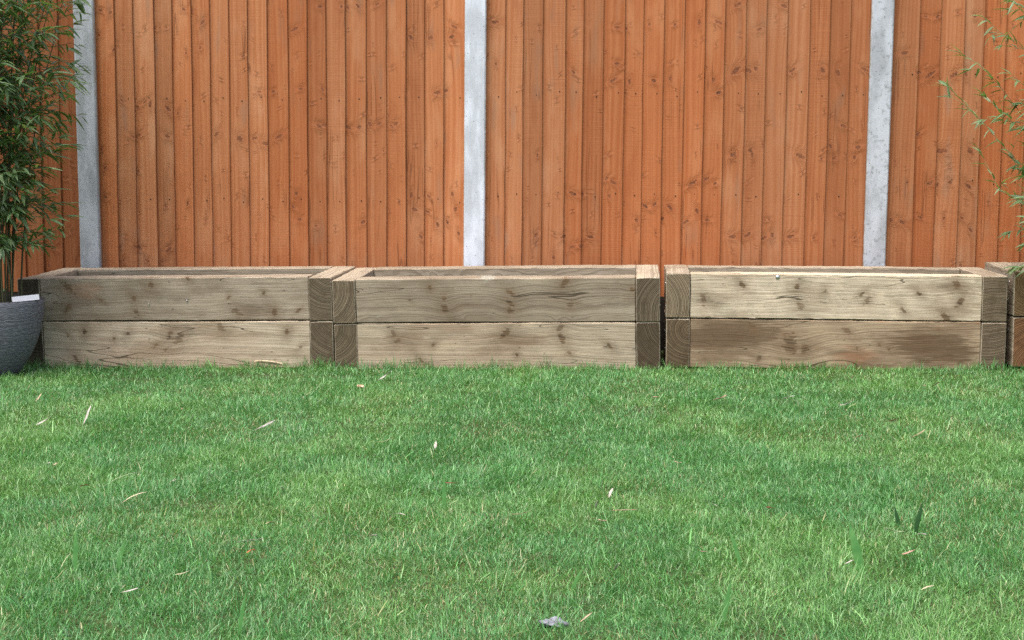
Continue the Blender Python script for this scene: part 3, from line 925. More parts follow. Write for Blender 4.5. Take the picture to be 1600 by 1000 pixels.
def tube(path, radii, n=6):
    v, f = [], []
    path = [Vector(p) for p in path]
    for i, p in enumerate(path):
        d = (path[min(i + 1, len(path) - 1)] - path[max(i - 1, 0)]).normalized()
        a = d.orthogonal().normalized(); b = d.cross(a)
        for k in range(n):
            t = 2 * math.pi * k / n
            v.append(p + (a * math.cos(t) + b * math.sin(t)) * radii[i])
    for i in range(len(path) - 1):
        for k in range(n):
            q, w = i * n + k, i * n + (k + 1) % n
            f.append((q, w, w + n, q + n))
    return v, f


class Joined:
    def __init__(self): self.v = []; self.f = []
    def add(self, v, f):
        o = len(self.v); self.v += [tuple(p) for p in v]; self.f += [tuple(i + o for i in q) for q in f]


def leaf_matrix(pos, direction, length, rs):
    d = Vector(direction).normalized()
    up = Vector((rs.uniform(-.5, .5), rs.uniform(-.6, .3), 1))
    y = up.cross(d)
    if y.length < 1e-3: y = Vector((0, 1, 0))
    y.normalize(); z = d.cross(y)
    m = Matrix((d, y, z)).transposed().to_4x4()
    return Matrix.Translation(pos) @ m @ Matrix.Diagonal((length, length, length, 1))


def twig_leaves(path, rs, leaves, step, lmin, lmax, tip=True, start=.25):
    """leaves along a twig, at alternating sides, pointing forward and outward, with a fan at the tip"""
    path = [Vector(p) for p in path]
    segs = [(path[i], path[i + 1]) for i in range(len(path) - 1)]
    total = sum((b - a).length for a, b in segs)
    s = total * start; side = 1
    while s < total:
        q = s
        for a, b in segs:
            l = (b - a).length
            if q <= l:
                pos = a.lerp(b, q / l); d = (b - a).normalized(); break
            q -= l
        o = d.cross(Vector((0, 0, 1)))
        if o.length < .1: o = Vector((1, 0, 0))
        o.normalize()
        ang = rs.uniform(-1.2, 1.2)
        o = (o * math.cos(ang) + Vector((0, 0, 1)) * math.sin(ang)) * side
        dr = d * rs.uniform(.5, 1.0) + o * rs.uniform(.5, 1.0) + Vector((0, 0, rs.uniform(-.35, .1)))
        leaves.append((leaf_matrix(pos, dr, rs.uniform(lmin, lmax), rs)))
        side = -side
        s += step * rs.uniform(.6, 1.4)
    if tip:
        d = (path[-1] - path[-2]).normalized()
        for k in range(rs.choice((2, 3, 3))):
            dr = d + Vector((rs.uniform(-.7, .7), rs.uniform(-.7, .7), rs.uniform(-.5, .3)))
            leaves.append((leaf_matrix(path[-1], dr, rs.uniform(lmin, lmax) * 1.05, rs)))


def place_leaves(plant, leaves, rs, visible):
    """the 300 that show largest are parts, the rest one part of stuff"""
    inv = plant.matrix_world.inverted()
    order = sorted(leaves, key=visible)
    near, rest = order[:300], order[300:]
    for m in near:
        o = link('leaf', rs.choice(LEAF_MESH), plant)
        o.matrix_local = Matrix.Translation(-plant.location) @ m
    if rest:
        V, Lp, St = [], [], []
        off = 0; lo = 0
        for m in rest:
            v, f = rs.choice(LEAF_VARIANTS)
            A = np.array(Matrix.Translation(-plant.location) @ m)
            V.append(v @ A[:3, :3].T + A[:3, 3])
            for q in f:
                Lp.extend([i + off for i in q]); St.append(lo); lo += 4
            off += len(v)
        me = fast_mesh('foliage', np.concatenate(V), np.array(Lp), np.array(St))
        o = link('foliage', me, plant, M_LEAF)
        o['kind'] = 'stuff'


def cam_uv(p):
    d = Vector(p) - cam.location
    q = cam.rotation_euler.to_matrix().inverted() @ d
    return 800 + 2222.2 * q.x / -q.z, 500 - 2222.2 * q.y / -q.z, -q.z


def build_bamboo_left():
    rs = random.Random(42)
    base = Vector((POT[0], POT[1], POT[2] + .29))
    plant = root('bamboo_plant', base)
    tag(plant, 'dense green bamboo growing out of the dark ribbed pot', 'bamboo')
    leaves = []
    twigs = Joined()
    for c in range(32):
        a = rs.uniform(0, 2 * math.pi); r0 = rs.uniform(.01, .11)
        b = base + Vector((math.cos(a) * r0, math.sin(a) * r0, 0))
        h = rs.uniform(1.1, 2.5)
        lean = Vector((math.cos(a), math.sin(a), 0)) * rs.uniform(.03, .24) + Vector((rs.uniform(-.03, .07), -.02, 0))
        if c >= 26:                                      # added canes, out of view at the left, to shade the fence
            lean = Vector((rs.uniform(-.34, -.12), rs.uniform(.02, .30), 0)); h = rs.uniform(1.2, 2.4)
        path = []
        n = int(h / .135)
        for k in range(n + 1):
            t = k / n
            path.append(b + Vector((0, 0, h * t - .08 * t ** 3)) + lean * (t ** 1.7) * h * .9 + Vector((rs.uniform(-.004, .004), rs.uniform(-.004, .004), 0)))
        v, f = tube([p - base for p in path], [.0048 * (1 - .75 * k / n) for k in range(n + 1)])
        link('cane', mesh_from('cane', v, f, True), plant, M_CANE)
        for k in range(1, n + 1):
            t = k / n
            if h * t < .15 or (h * t < .30 and rs.random() < .35): continue
            for q in range(rs.choice((2, 2, 3))):
                aa = rs.uniform(0, 2 * math.pi)
                L = rs.uniform(.13, .32) * min(1.08, .72 + .36 * h * t)
                d = Vector((math.cos(aa), math.sin(aa), rs.uniform(.15, .8))).normalized()
                p0 = path[k]
                tp = [p0, p0 + d * L * .5 + Vector((0, 0, .01)), p0 + d * L + Vector((0, 0, -L * .12))]
                tp = [Vector(x) for x in tp]
                # keep out of the fence
                if tp[-1].y > -.12: continue
                v, f = tube([p - base for p in tp], [.0013, .001, .0006], 4)
                twigs.add(v, f)
                twig_leaves(tp, rs, leaves, .026, .048, .100, start=.2)
    o = link('twigs', mesh_from('twigs', twigs.v, twigs.f), plant, M_CANE)
    o['kind'] = 'stuff'
    bpy.context.view_layer.update()

    def vis(m):
        u, v, dd = cam_uv(m.translation)
        inside = 0 < u < 300 and 0 < v < 480
        return (0 if inside else 1, dd - .002 * u)
    leaves = [m for m in leaves if (m @ Vector((1, 0, 0))).y < -.06 and cam_uv(m @ Vector((1, 0, 0)))[0] < 146]
    place_leaves(plant, leaves, rs, vis)


def build_bamboo_right():
    rs = random.Random(77)
    base = Vector((1.97, -.86, .02))
    plant = root('bamboo_plant', base)
    tag(plant, 'sparse bamboo with thin pale twigs reaching in beside the rightmost planter', 'bamboo')
    leaves = []
    twigs = Joined()
    canes = []
    for c in range(12):
        b = base + Vector((rs.uniform(-.16, .12), rs.uniform(-.08, .08), 0))
        h = rs.uniform(1.5, 2.2)
        lean = Vector((rs.uniform(-.09, .16), rs.uniform(-.02, .12), 0))
        n = 10
        path = [b + Vector((0, 0, h * k / n)) + lean * (k / n) ** 1.6 * h for k in range(n + 1)]
        canes.append(path)
        v, f = tube([p - base for p in path], [.005 * (1 - .7 * k / n) for k in range(n + 1)])
        link('cane', mesh_from('cane', v, f, True), plant, M_CANE)
        for k in range(2, n + 1):
            for q in range(4):
                aa = rs.uniform(0, 2 * math.pi)
                L = rs.uniform(.14, .34)
                d = Vector((math.cos(aa), math.sin(aa), rs.uniform(.1, .8))).normalized()
                tp = [path[k], path[k] + d * L * .5, path[k] + d * L + Vector((0, 0, -L * .15))]
                u, vv, dd = cam_uv(tp[-1])
                if tp[-1].y > -.10 or u < 1536 or (u < 1580 and 250 < vv < 420): continue
                v, f = tube([p - base for p in tp], [.0013, .001, .0006], 4)
                twigs.add(v, f)
                twig_leaves(tp, rs, leaves, .030, .05, .095)
    # the long twigs that cross the frame edge (x, z) at their own depth, tip last
    long_twigs = [
        (-.62, [(1.86, .62), (1.70, .80), (1.60, .955), (1.50, 1.075), (1.42, 1.165), (1.33, 1.250)], .05),
        (-.55, [(1.84, .98), (1.70, 1.09), (1.58, 1.235), (1.49, 1.335), (1.40, 1.395)], .05),
        (-.66, [(1.88, .40), (1.74, .64), (1.65, .74), (1.55, .80), (1.47, .955)], .05),
        (-.50, [(1.90, 1.22), (1.78, 1.34), (1.68, 1.42), (1.57, 1.50), (1.50, 1.56)], .04),
        (-.70, [(1.90, 1.30), (1.76, 1.46), (1.66, 1.56), (1.56, 1.60)], .035),
        (-.58, [(1.88, .82), (1.74, .96), (1.66, 1.07), (1.58, 1.12), (1.50, 1.20)], .045),
        (-.64, [(1.9, .55), (1.78, .72), (1.70, .86), (1.62, .93)], .05),
        (-.45, [(1.9, .50), (1.80, .58), (1.72, .62), (1.655, .61)], .06),
        (-.60, [(1.9, 1.05), (1.80, 1.15), (1.70, 1.22), (1.60, 1.30)], .045),
        (-.52, [(1.9, 1.42), (1.80, 1.50), (1.68, 1.56), (1.58, 1.66)], .035),
    ]
    for y, pts, step in long_twigs:
        path = [Vector((x, y + rs.uniform(-.02, .02), z)) for x, z in pts]
        v, f = tube([p - base for p in path], [.0020 - .0013 * k / (len(path) - 1) for k in range(len(path))], 5)
        link('twig', mesh_from('twig', v, f, True), plant, M_CANE_PALE)
        twig_leaves(path, rs, leaves, step * .5, .045, .090, start=.15)
        for k in range(1, len(path) - 1):
            d = Vector((rs.uniform(-1, .2), rs.uniform(-.5, .5), rs.uniform(-.4, .9))).normalized()
            L = rs.uniform(.05, .13)
            tp = [path[k], path[k] + d * L * .5, path[k] + d * L]
            v, f = tube([p - base for p in tp], [.0011, .0009, .0006], 4)
            twigs.add(v, f)
            twig_leaves(tp, rs, leaves, .035, .040, .080, start=.3)
    o = link('twigs', mesh_from('twigs', twigs.v, twigs.f), plant, M_CANE_PALE)
    o['kind'] = 'stuff'
    bpy.context.view_layer.update()

    def vis(m):
        u, v, dd = cam_uv(m.translation)
        return (0 if 1400 < u < 1600 and v > 0 else 1, dd)
    place_leaves(plant, [m for m in leaves if (m @ Vector((1, 0, 0))).y < -.05], rs, vis)


build_bamboo_left()
build_bamboo_right()


# ------------------------------------------------------------------ grass
def build_grass():
    def frustum_x(y):
        d = y + 7.06
        c, s = math.cos(R(5.2)), math.sin(R(5.2))
        def at(u):
            q = u / 2222.2
            return d * (c * q - s) / (s * q + c)
        return at(-800), at(800)
    P = []
    ys = np.arange(-4.95, -.66, .05)
    for y in ys:
        a, b = frustum_x(y + .025)
        a -= .35; b += .35
        dist = y + 7.06
        dens = 72000 if dist < 3.2 else (72000 - 15000 * (dist - 3.2))
        dens = max(dens, 26000)
        n = int((b - a) * .05 * dens)
        P.append(np.stack([rng.uniform(a, b, n), rng.uniform(y, y + .05, n)], 1))
    P = np.concatenate(P)
    x, y = P[:, 0], P[:, 1]
    keep = rng.random(len(x)) < (.50 + .8 * vnoise(x * 9, y * 9, 21)) * (.75 + .4 * vnoise(x * 30, y * 30, 23))
    # worn patch below the bark chip and two small ones
    for px, py, rx, ry in ((-1.64, -.93, .16, .07), (-2.2, -1.05, .15, .06), (-1.35, -.98, .10, .05), (-1.0, -1.2, .1, .06)):
        d = ((x - px) / rx) ** 2 + ((y - py) / ry) ** 2
        keep &= ~((d < 1) & (rng.random(len(x)) < .75))
    # not under the planters or the pot
    keep &= ~((y > -.69) & (x > -2.9))
    keep &= ~(((x - POT[0]) ** 2 + (y - POT[1]) ** 2) < .12 ** 2)
    x, y = x[keep], y[keep]
    n = len(x)
    z = ground_z(x, y) - .002
    dist = y + 7.06
    tuft = vnoise(x * 4.3, y * 4.3, 31) * .6 + vnoise(x * 13, y * 13, 33) * .4
    L = .0178 * (.55 + .95 * tuft) * np.exp(rng.normal(0, .30, n))
    longb = rng.random(n) < .04
    L = np.where(longb, L * rng.uniform(1.5, 2.6, n), L)
    fringe = np.clip(1 - (-.69 - y) / .06, 0, 1) * (y < -.6)
    L = L * (1 + 2.2 * fringe * np.clip(vnoise(x * 9, y * 2, 51) * 1.5 - .25, 0, 1.2))
    L = np.clip(L, .009, .075)
    az = rng.uniform(0, 2 * np.pi, n)
    clump_az = vnoise(x * 5.5, y * 5.5, 41) * 12.0
    use = rng.random(n) < .30
    az = np.where(use, clump_az + rng.normal(0, .6, n), az)
    lean = np.clip(rng.normal(1.12, .42, n), .05, 1.55)
    lean = np.where(longb, np.clip(lean + .3, 0, 1.45), lean) * (1 - .4 * fringe)
    dry = rng.random(n) < .085 + .16 * (vnoise(x * 2.2, y * 2.2, 61) > .68)
    lean = np.where(dry, rng.uniform(1.1, 1.5, n), lean)
    L = np.where(dry, L * .8, L)
    w = .00072 * np.exp(rng.normal(0, .28, n)) * (1 + .16 * np.clip(dist - 3, 0, 4))
    dx, dy = np.cos(az), np.sin(az)
    ax = az + np.pi / 2 + rng.normal(0, .6, n)
    sx, sy = np.cos(ax), np.sin(ax)
    bend = rng.uniform(-.1, 1.1, n)
    ts = (0.0, .38, .74, 1.0); ws = (.75, 1.0, .72, 0.0)
    ring = []
    for t, wf in zip(ts, ws):
        ang = lean * (.45 + bend * t)
        h = L * t * np.cos(np.clip(ang, 0, 1.5)) + .0022 * t
        o = L * t * np.sin(np.clip(ang, 0, 1.6))
        cx, cy, cz = x + dx * o, y + dy * o, z + h
        hw = w * wf
        if wf > 0:
            ring.append(np.stack([cx - sx * hw, cy - sy * hw, cz], 1))
            ring.append(np.stack([cx + sx * hw, cy + sy * hw, cz], 1))
        else:
            ring.append(np.stack([cx, cy, cz], 1))
    V = np.stack(ring, 1).reshape(-1, 3)                  # 7 verts a blade
    V[:, 1] = np.minimum(V[:, 1], np.where(V[:, 0] > -2.93, -.683, 9))
    pat = np.array([0, 1, 3, 2, 2, 3, 5, 4, 4, 5, 6])
    base = (np.arange(n) * 7)[:, None]
    loops = (base + pat[None, :]).ravel()
    starts = (np.arange(n) * 11)[:, None] + np.array([0, 4, 8])[None, :]
    me = fast_mesh('grass', V, loops, starts.ravel())
    at = me.attributes.new('tint', 'FLOAT_VECTOR', 'POINT')
    T = np.stack([np.clip(rng.normal(.45, .28, n), 0, 1), np.where(dry, rng.uniform(.5, 1, n), np.where(rng.random(n) < .12, rng.uniform(.0, .3, n), 0)), np.exp(rng.normal(0, .22, n)) * np.where(longb, 1.15, 1)], 1)
    at.data.foreach_set('vector', np.repeat(T, 7, axis=0).astype(np.float32).ravel())
    o = link('grass', me, None, M_GRASS)
    tag(o, 'short green mown grass of the lawn with straw bits', 'grass', None, 'stuff')
    print('grass blades', n)


build_grass()


# ------------------------------------------------------------------ litter on the lawn
def surf(x, y):
    return float(ground_z(x, y))


def strip_leaf(L, W, curl, twist, seed, segs=7, kink=0.0):
    """a dried narrow leaf: pointed strip, cupped across, curling up along its length, two-sided with a little thickness"""
    rs = random.Random(seed)
    v = []
    ang = 0; px, pz, py = -L / 2, 0, 0
    head = rs.uniform(-.3, .3)
    for k in range(segs + 1):
        t = k / segs
        w = W * .5 * max(.05, math.sin(math.pi * (t * .94 + .03)) ** .7)
        tw = twist * (t - .5)
        cup = .45 * w
        for q, (s, c) in enumerate(((-1, 1), (0, 0), (1, 1))):
            yy, zz = s * w, c * cup
            v.append((px, py + yy * math.cos(tw) - zz * math.sin(tw), pz + yy * math.sin(tw) + zz * math.cos(tw)))
        st = L / segs
        a = curl * (t - .4) + (kink if k == segs // 2 else 0)
        ang += a / segs * 2
        px += st * math.cos(ang); pz += st * math.sin(ang) ; py += st * math.sin(head) * .6
    top = len(v)
    v += [(a, b, c - .0006) for a, b, c in v]
    f = []
    for k in range(segs):
        for s in (0, 1):
            a = k * 3 + s
            f.append((a, a + 3, a + 4, a + 1)); f.append((top + a, top + a + 1, top + a + 4, top + a + 3))
    for k in range(segs):
        a = k * 3
        f.append((a, top + a, top + a + 3, a + 3)); b = k * 3 + 2
        f.append((b, b + 3, top + b + 3, top + b))
    f.append((0, 1, top + 1, top)); f.append((1, 2, top + 2, top + 1))
    e = segs * 3
    f.append((e, top + e, top + e + 1, e + 1)); f.append((e + 1, top + e + 1, top + e + 2, e + 2))
    return mesh_from('leaf_litter', v, f, True)


LIT = {
    'white': mat_plain('bleached_leaf', (.50, .465, .40), .6, .3, 0, .25, 120.0),
    'tan': mat_plain('tan_dead_leaf', (.50, .38, .25), .65, .3, 0, .45, 90.0),
    'pink': mat_plain('pinkish_dead_leaf', (.50, .30, .23), .65, .3, 0, .4, 90.0),
    'grey': mat_plain('greyish_dead_leaf', (.42, .40, .35), .65, .3, 0, .4, 90.0),
    'green': mat_plain('pale_green_leaf', (.33, .42, .22), .55, .35, 0, .3, 60.0),
    'brown': mat_plain('red_brown_leaf', (.20, .075, .045), .6, .3, 0, .4, 90.0),
    'orange': mat_plain('orange_leaf', (.52, .17, .06), .6, .3, 0, .35, 90.0),
    'straw': mat_plain('straw_stem', (.58, .52, .33), .6, .3, 0, .25, 80.0),
}
G_LEAF = 'dead bamboo leaves lying on the lawn'
LITTER = [
    (-2.281, -1.879, 0.0453, 0.0066, 1.19, 0.32, 'tan', 'dead_leaf', 'dead leaf', 'tiny tan leaf bit on the grass in front of the dark pot'),
    (-2.099, -2.266, 0.063, 0.0101, 0.9, 0.42, 'white', 'dead_leaf', 'dead leaf', 'bleached leaf with a greenish tail on the grass below the dark pot'),
    (-1.952, -2.212, 0.0839, 0.0101, 1.04, 0.62, 'white', 'dead_leaf', 'dead leaf', 'curled white leaf standing up in the grass below the planter by the pot'),
    (-1.686, -1.991, 0.0351, 0.0062, -1.1, 0.22, 'tan', 'dead_leaf', 'dead leaf', 'short tan leaf scrap beside a pale upright stub'),
    (-1.587, -2.193, 0.0327, 0.007, 0, 1.3, 'green', 'dry_stem', 'stem', 'pale green stub standing upright in the grass'),
    (-1.774, -2.987, 0.0326, 0.0087, -1.33, 0.32, 'white', 'dead_leaf', 'dead leaf', 'small cream leaf low at the left edge of the lawn'),
    (-1.737, -3.022, 0.029, 0.0051, 1.33, 0.32, 'tan', 'dead_leaf', 'dead leaf', 'small folded tan leaf touching a cream one'),
    (-1.457, -3.239, 0.126, 0.004, 0.85, 0.27, 'green', 'dry_stem', 'stem', 'long straight pale green stem slanting across the grass'),
    (-1.345, -3.453, 0.0966, 0.0038, 1.04, 0.22, 'straw', 'dry_stem', 'stem', 'twisted dry stem below the long green one'),
    (-1.525, -3.32, 0.0413, 0.0079, -0.52, 0.12, 'brown', 'dead_leaf', 'dead leaf', 'dark reddish leaf flat in the grass'),
    (-1.292, -3.258, 0.0136, 0.0079, 0.36, 0.42, 'white', 'dead_leaf', 'dead leaf', 'tiny white curled leaf near a tall pale stalk'),
    (-1.22, -3.201, 0.0707, 0.0056, 0, 1.4, 'green', 'dry_stem', 'stem', 'tall pale stalk standing upright in the grass'),
    (-1.274, -2.371, 0.0852, 0.0113, 0.75, 0.27, 'grey', 'dead_leaf', 'dead leaf', "long grey tan dead leaf below the left planters' gap"),
    (-1.203, -2.414, 0.0537, 0.0037, 0.22, 0.22, 'green', 'dry_stem', 'stem', 'thin pale stem beside the long grey tan leaf'),
    (-1.079, -1.146, 0.0642, 0.0093, 0.59, 0.32, 'grey', 'dead_leaf', 'dead leaf', 'whitish grey leaf right in front of the middle planter'),
    (-0.644, -2.639, 0.0459, 0.0104, 1.42, 0.62, 'white', 'dead_leaf', 'dead leaf', 'bright white twisted leaf in the middle of the lawn'),
    (-0.965, -3.326, 0.0455, 0.0076, -1.37, 0.52, 'white', 'dead_leaf', 'dead leaf', "pinkish white pointed leaf left of the lawn's middle"),
    (-0.806, -2.632, 0.0536, 0.0036, 0.0, 0.12, 'straw', 'dry_stem', 'stem', 'thin horizontal straw left of the bright white twisted leaf'),
    (-0.518, -3.188, 0.0453, 0.0046, 0.35, 0.12, 'brown', 'dead_leaf', 'dead leaf', 'narrow dark red leaf in the middle of the lawn'),
    (-0.905, -3.694, 0.0357, 0.0055, 1.17, 0.32, 'tan', 'dead_leaf', 'dead leaf', 'tan pointed leaf below the pinkish white one'),
    (-0.627, -3.811, 0.0357, 0.0065, -0.97, 0.52, 'white', 'dead_leaf', 'dead leaf', 'curled white leaf in the lower middle of the lawn'),
    (-0.594, -3.592, 0.0486, 0.0036, -0.78, 0.22, 'white', 'dry_stem', 'stem', 'thin white stem in the lower middle of the lawn'),
    (-1.049, -4.274, 0.0377, 0.0047, -0.06, 0.17, 'white', 'dry_stem', 'stem', 'whitish jointed stick lying level at lower left'),
    (-0.874, -3.977, 0.021, 0.0063, 0.15, 0.22, 'orange', 'dead_leaf', 'dead leaf', 'orange leaf scrap under a grey stick'),
    (-0.902, -3.884, 0.065, 0.0036, 0.15, 0.17, 'grey', 'dry_stem', 'stem', 'straight grey stick above an orange leaf scrap'),
    (-0.979, -4.143, 0.038, 0.0036, -0.23, 0.22, 'straw', 'dry_stem', 'stem', 'pale straw stem at lower left above the jointed stick'),
    (-0.076, -3.253, 0.0393, 0.009, 1.24, 0.72, 'white', 'dead_leaf', 'dead leaf', "white split leaf right of the lawn's middle"),
    (-0.3, -3.03, 0.0289, 0.004, 0.52, 0.42, 'tan', 'dead_leaf', 'dead leaf', "small bent tan leaf above the lawn's centre"),
    (0.119, -2.805, 0.0512, 0.0066, -0.95, 0.22, 'tan', 'dead_leaf', 'dead leaf', 'straight tan leaf between two darker grass patches'),
    (0.302, -1.675, 0.0699, 0.0084, 0.61, 0.22, 'pink', 'dead_leaf', 'dead leaf', "pinkish tan leaf in front of the striped planter's left half"),
    (0.063, -1.65, 0.0296, 0.0052, 0.0, 0.12, 'pink', 'dead_leaf', 'dead leaf', 'small flat pink leaf below the gap beside the striped planter'),
    (0.563, -1.636, 0.0499, 0.0063, -0.1, 0.22, 'white', 'dead_leaf', 'dead leaf', 'level white leaf in front of the striped planter'),
    (0.756, -1.812, 0.0755, 0.0062, -0.64, 0.27, 'grey', 'dead_leaf', 'dead leaf', 'curved greyish leaf in front of the striped planter'),
    (0.814, -1.974, 0.0263, 0.008, -1.47, 0.52, 'white', 'dead_leaf', 'dead leaf', 'tiny white leaf tip just below the curved greyish one'),
    (0.846, -2.191, 0.065, 0.0042, -1.07, 0.17, 'brown', 'dry_stem', 'stem', 'short brown twig slanting down on the right of the lawn'),
    (0.901, -2.399, 0.0624, 0.0065, 0.49, 0.42, 'tan', 'dead_leaf', 'dead leaf', 'bent tan leaf on the right of the lawn'),
    (1.132, -1.291, 0.0471, 0.0114, -1.35, 0.32, 'pink', 'dead_leaf', 'dead leaf', "pale pointed leaf close to the striped planter's right end"),
    (1.177, -1.304, 0.0413, 0.0068, -0.84, 0.22, 'brown', 'dead_leaf', 'dead leaf', 'thin reddish leaf beside a pale pointed one near the right planters'),
    (0.7, -2.473, 0.0408, 0.0054, -1.11, 0.22, 'pink', 'dead_leaf', 'dead leaf', 'small pinkish leaf between two tan ones on the right'),
    (-0.042, -4.048, 0.0464, 0.0072, -1.06, 0.32, 'grey', 'dead_leaf', 'dead leaf', 'long grey tan dead leaf in the near middle of the lawn'),
    (-0.089, -3.606, 0.045, 0.0054, -0.99, 0.22, 'tan', 'dead_leaf', 'dead leaf', 'narrow tan leaf above the long grey tan one'),
    (-0.038, -3.494, 0.0703, 0.0036, -0.2, 0.12, 'pink', 'dry_stem', 'stem', 'thin pinkish twig lying level right of the middle'),
    (0.664, -3.706, 0.0213, 0.0081, -0.31, 0.32, 'white', 'dead_leaf', 'dead leaf', 'white leaf scrap at the foot of dark upright blades'),
    (0.612, -3.644, 0.057, 0.0068, -0.54, 0.22, 'green', 'dead_leaf', 'dead leaf', 'pale green flat leaf beside dark upright blades'),
    (0.601, -3.881, 0.0352, 0.0051, 0.43, 0.12, 'pink', 'dead_leaf', 'dead leaf', 'faded pink leaf below the dark upright blades'),
    (0.594, -4.133, 0.0428, 0.0036, 0.75, 0.22, 'straw', 'dry_stem', 'stem', 'pale straw stem on the lower right of the lawn'),
    (0.46, -3.962, 0.0208, 0.0037, 0.23, 0.22, 'white', 'dead_leaf', 'dead leaf', 'cream leaf scrap behind the broad green blade'),
    (0.334, -3.439, 0.0193, 0.0071, -0.61, 0.22, 'brown', 'dead_leaf', 'dead leaf', 'small dark brown leaf curl on the lawn below the striped planter'),
    (-0.098, -4.411, 0.0403, 0.0036, 0.96, 0.22, 'tan', 'dead_leaf', 'dead leaf', 'tan leaf close to the crumpled grey stone'),
    (-0.107, -3.472, 0.0425, 0.0042, -1.28, 0.42, 'white', 'dead_leaf', 'dead leaf', 'white forked leaf above a thin pinkish twig'),
    (0.196, -3.402, 0.0379, 0.0036, -1.22, 0.22, 'white', 'dry_stem', 'stem', 'thin white stem right of the white split leaf'),
    (-0.293, -3.578, 0.0613, 0.0036, -0.37, 0.12, 'pink', 'dry_stem', 'stem', 'long pink twig left of the thin pinkish one'),
    (0.145, -3.879, 0.018, 0.0038, -0.77, 0.22, 'pink', 'dead_leaf', 'dead leaf', 'tiny pink leaf in the near lawn left of a leaning blade'),
]
for i, (x, y, L, W, ang, tilt, mt, name, cat, label) in enumerate(LITTER):
    rs = random.Random(100 + i)
    curl = rs.uniform(-1.5, 2.0) if W > .0037 else rs.uniform(-.25, .35)
    me = strip_leaf(L, W, curl, rs.uniform(-2.6, 2.6) if W > .0037 else 0.0, i, kink=rs.choice((0, .9, .5, -.7)))
    o = link(name, me, None, LIT[mt])
    o.location = (x, y, surf(x, y) + .025)
    o.rotation_euler = (rs.uniform(-.4, .4), -tilt, ang)
    tag(o, label, cat, G_LEAF if cat == 'dead leaf' else 'stray stems on the lawn')


# broad upright blades standing out of the lawn
def broad_blade(h, w, lean, seed):
    rs = random.Random(seed)
    v, f = [], []
    n = 7
    for k in range(n + 1):
        t = k / n
        ww = w * .5 * (1.0 if t < .45 else max(.06, math.cos((t - .45) / .55 * 1.5))) * (.72 + .28 * min(1, t * 2.4))
        cx = lean * h * t ** 1.4
        for s in (-1, 0, 1):
            v.append((cx + s * ww, -.12 * ww * (1 - abs(s)) + .05 * h * t * t, h * t))
    for k in range(n):
        for s in (0, 1):
            a = k * 3 + s
            f.append((a, a + 1, a + 4, a + 3))
    return mesh_from('weed_blade', v, f, True)


M_WEED = mat_plain('broad_weed_leaf', (.075, .230, .060), .45, .4, 0, .35, 25.0, (.120, .300, .085))
M_WEED_DARK = mat_plain('dark_weed_leaf', (.030, .095, .026), .45, .4, 0, .3, 25.0)
for i, (x, y, h, w, lean, dark, label) in enumerate([
    (-1.237, -4.096, 0.1019, 0.0112, 0.02, 0, 'upright green blade standing alone at lower left'),
    (-1.153, -4.063, 0.0809, 0.0094, 0.25, 0, 'leaning green blade right of the upright one at lower left'),
    (-0.508, -3.439, 0.0951, 0.0106, 0.0, 0, 'upright pale green blade standing in the middle of the lawn'),
    (0.486, -3.955, 0.1121, 0.0202, -0.24, 0, 'broadest green blade leaning left on the lower right lawn'),
    (0.666, -3.616, 0.0858, 0.0122, 0.2, 1, 'dark blade leaning right beside a white leaf scrap'),
    (0.64, -3.544, 0.0571, 0.0103, -0.2, 1, 'short dark clipped stub left of the dark leaning blade'),
    (0.227, -3.948, 0.0998, 0.0091, -0.3, 0, 'thin green blade leaning left in the near lawn'),
    (0.167, -4.337, 0.0885, 0.0097, 0.15, 0, 'green blade rising at the bottom edge of the lawn'),
    (-0.763, -4.461, 0.0957, 0.008, 0.15, 0, 'slender green blade at the bottom left of the lawn'),
    (-0.14, -4.137, 0.0597, 0.0086, 0.45, 0, 'short yellow green blade leaning right above the crumpled stone'),
]):
    o = link('weed_blade', broad_blade(h, w, lean, i), None, M_WEED_DARK if dark else M_WEED)
    o.location = (x, y, surf(x, y) - .004)
    tag(o, label, 'weed', 'broad blades standing up from the lawn')


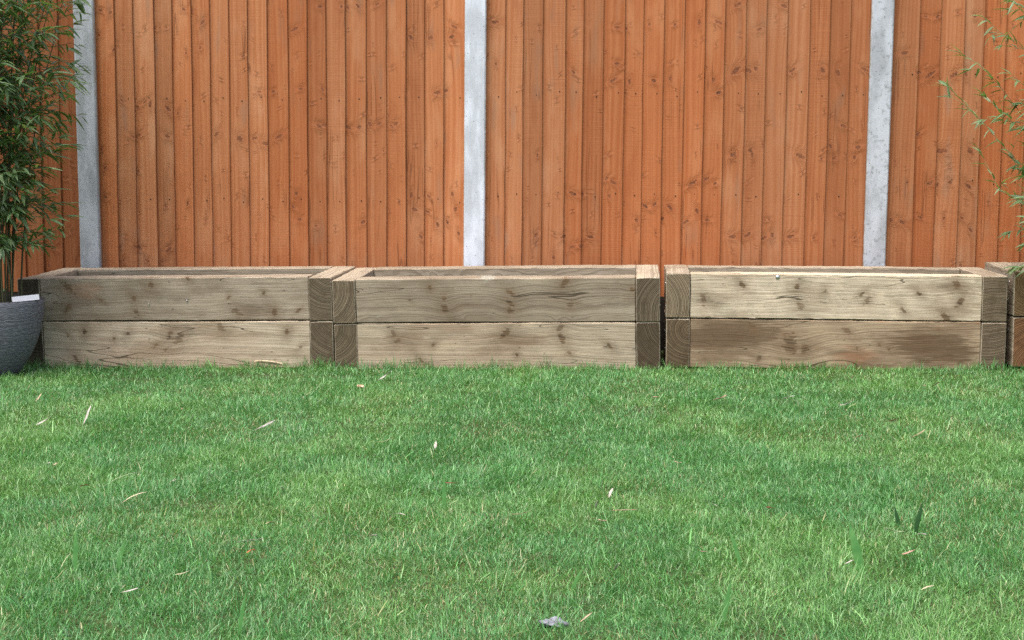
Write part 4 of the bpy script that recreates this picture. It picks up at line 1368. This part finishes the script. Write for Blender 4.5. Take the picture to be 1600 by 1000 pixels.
# bark chip leaning on the first planter, grey stone near the camera, orange chip
def rock(name, sx, sy, sz, seed, sub=3, amp=.25):
    bm = bmesh.new()
    bmesh.ops.create_icosphere(bm, subdivisions=sub, radius=1.0)
    rs = random.Random(seed)
    ph = [rs.uniform(0, 6) for _ in range(9)]
    for v in bm.verts:
        c = v.co
        k = 1 + amp * (math.sin(c.x * 3.1 + ph[0]) * math.sin(c.y * 3.7 + ph[1]) + .6 * math.sin(c.z * 5 + c.x * 4 + ph[2]) * .7) + rs.uniform(-.06, .06)
        v.co = Vector((c.x * sx * k, c.y * sy * k, c.z * sz * k))
    me = bpy.data.meshes.new(name); bm.to_mesh(me); bm.free()
    return me


def bark_chip():
    pts = [(-.075, 0), (-.05, .007), (-.015, .010), (.02, .009), (.05, .004), (.068, -.004), (.058, -.008), (.03, -.006), (.002, -.007), (-.004, -.003), (-.04, -.003)]
    v = [(x, -.003, z) for x, z in pts] + [(x * .97, .004, z * .8 + .002) for x, z in pts]
    n = len(pts)
    f = [tuple(range(n))[::-1], tuple(range(n, 2 * n))] + [(i, (i + 1) % n, n + (i + 1) % n, n + i) for i in range(n)]
    o = link('wood_splinter', mesh_from('wood_splinter', v, f), None, mat_plain('fresh_splinter', (.60, .49, .33), .75, .2, 0, .35, 55.0))
    o.location = (-1.695, -.712, surf(-1.69, -.71) + .030)
    o.rotation_euler = (R(35), R(4), R(-4))
    tag(o, 'pale torn wood splinter lying at the foot of the pot side planter', 'wood splinter')


bark_chip()
o = link('stone', rock('stone', .025, .014, .008, 4, 3, .45), None, mat_plain('grey_stone', (.28, .29, .32), .7, .3, 0, .6, 140.0))
o.location = (-.162, -4.394, surf(-.162, -4.394) + .007); o.rotation_euler = (0, .1, .15)
tag(o, 'crumpled grey stone half sunk in the grass nearest the viewer', 'stone')
o = link('bark_flake', rock('bark_flake', .016, .009, .005, 9), None, mat_plain('orange_flake', (.52, .22, .10), .7, .2, 0, .6, 160.0, (.62, .52, .40)))
o.location = (-1.125, -1.445, surf(-1.125, -1.445) + .020); o.rotation_euler = (.2, .15, .2)
tag(o, 'small orange and cream bark flake on the grass before the middle planter', 'bark flake')
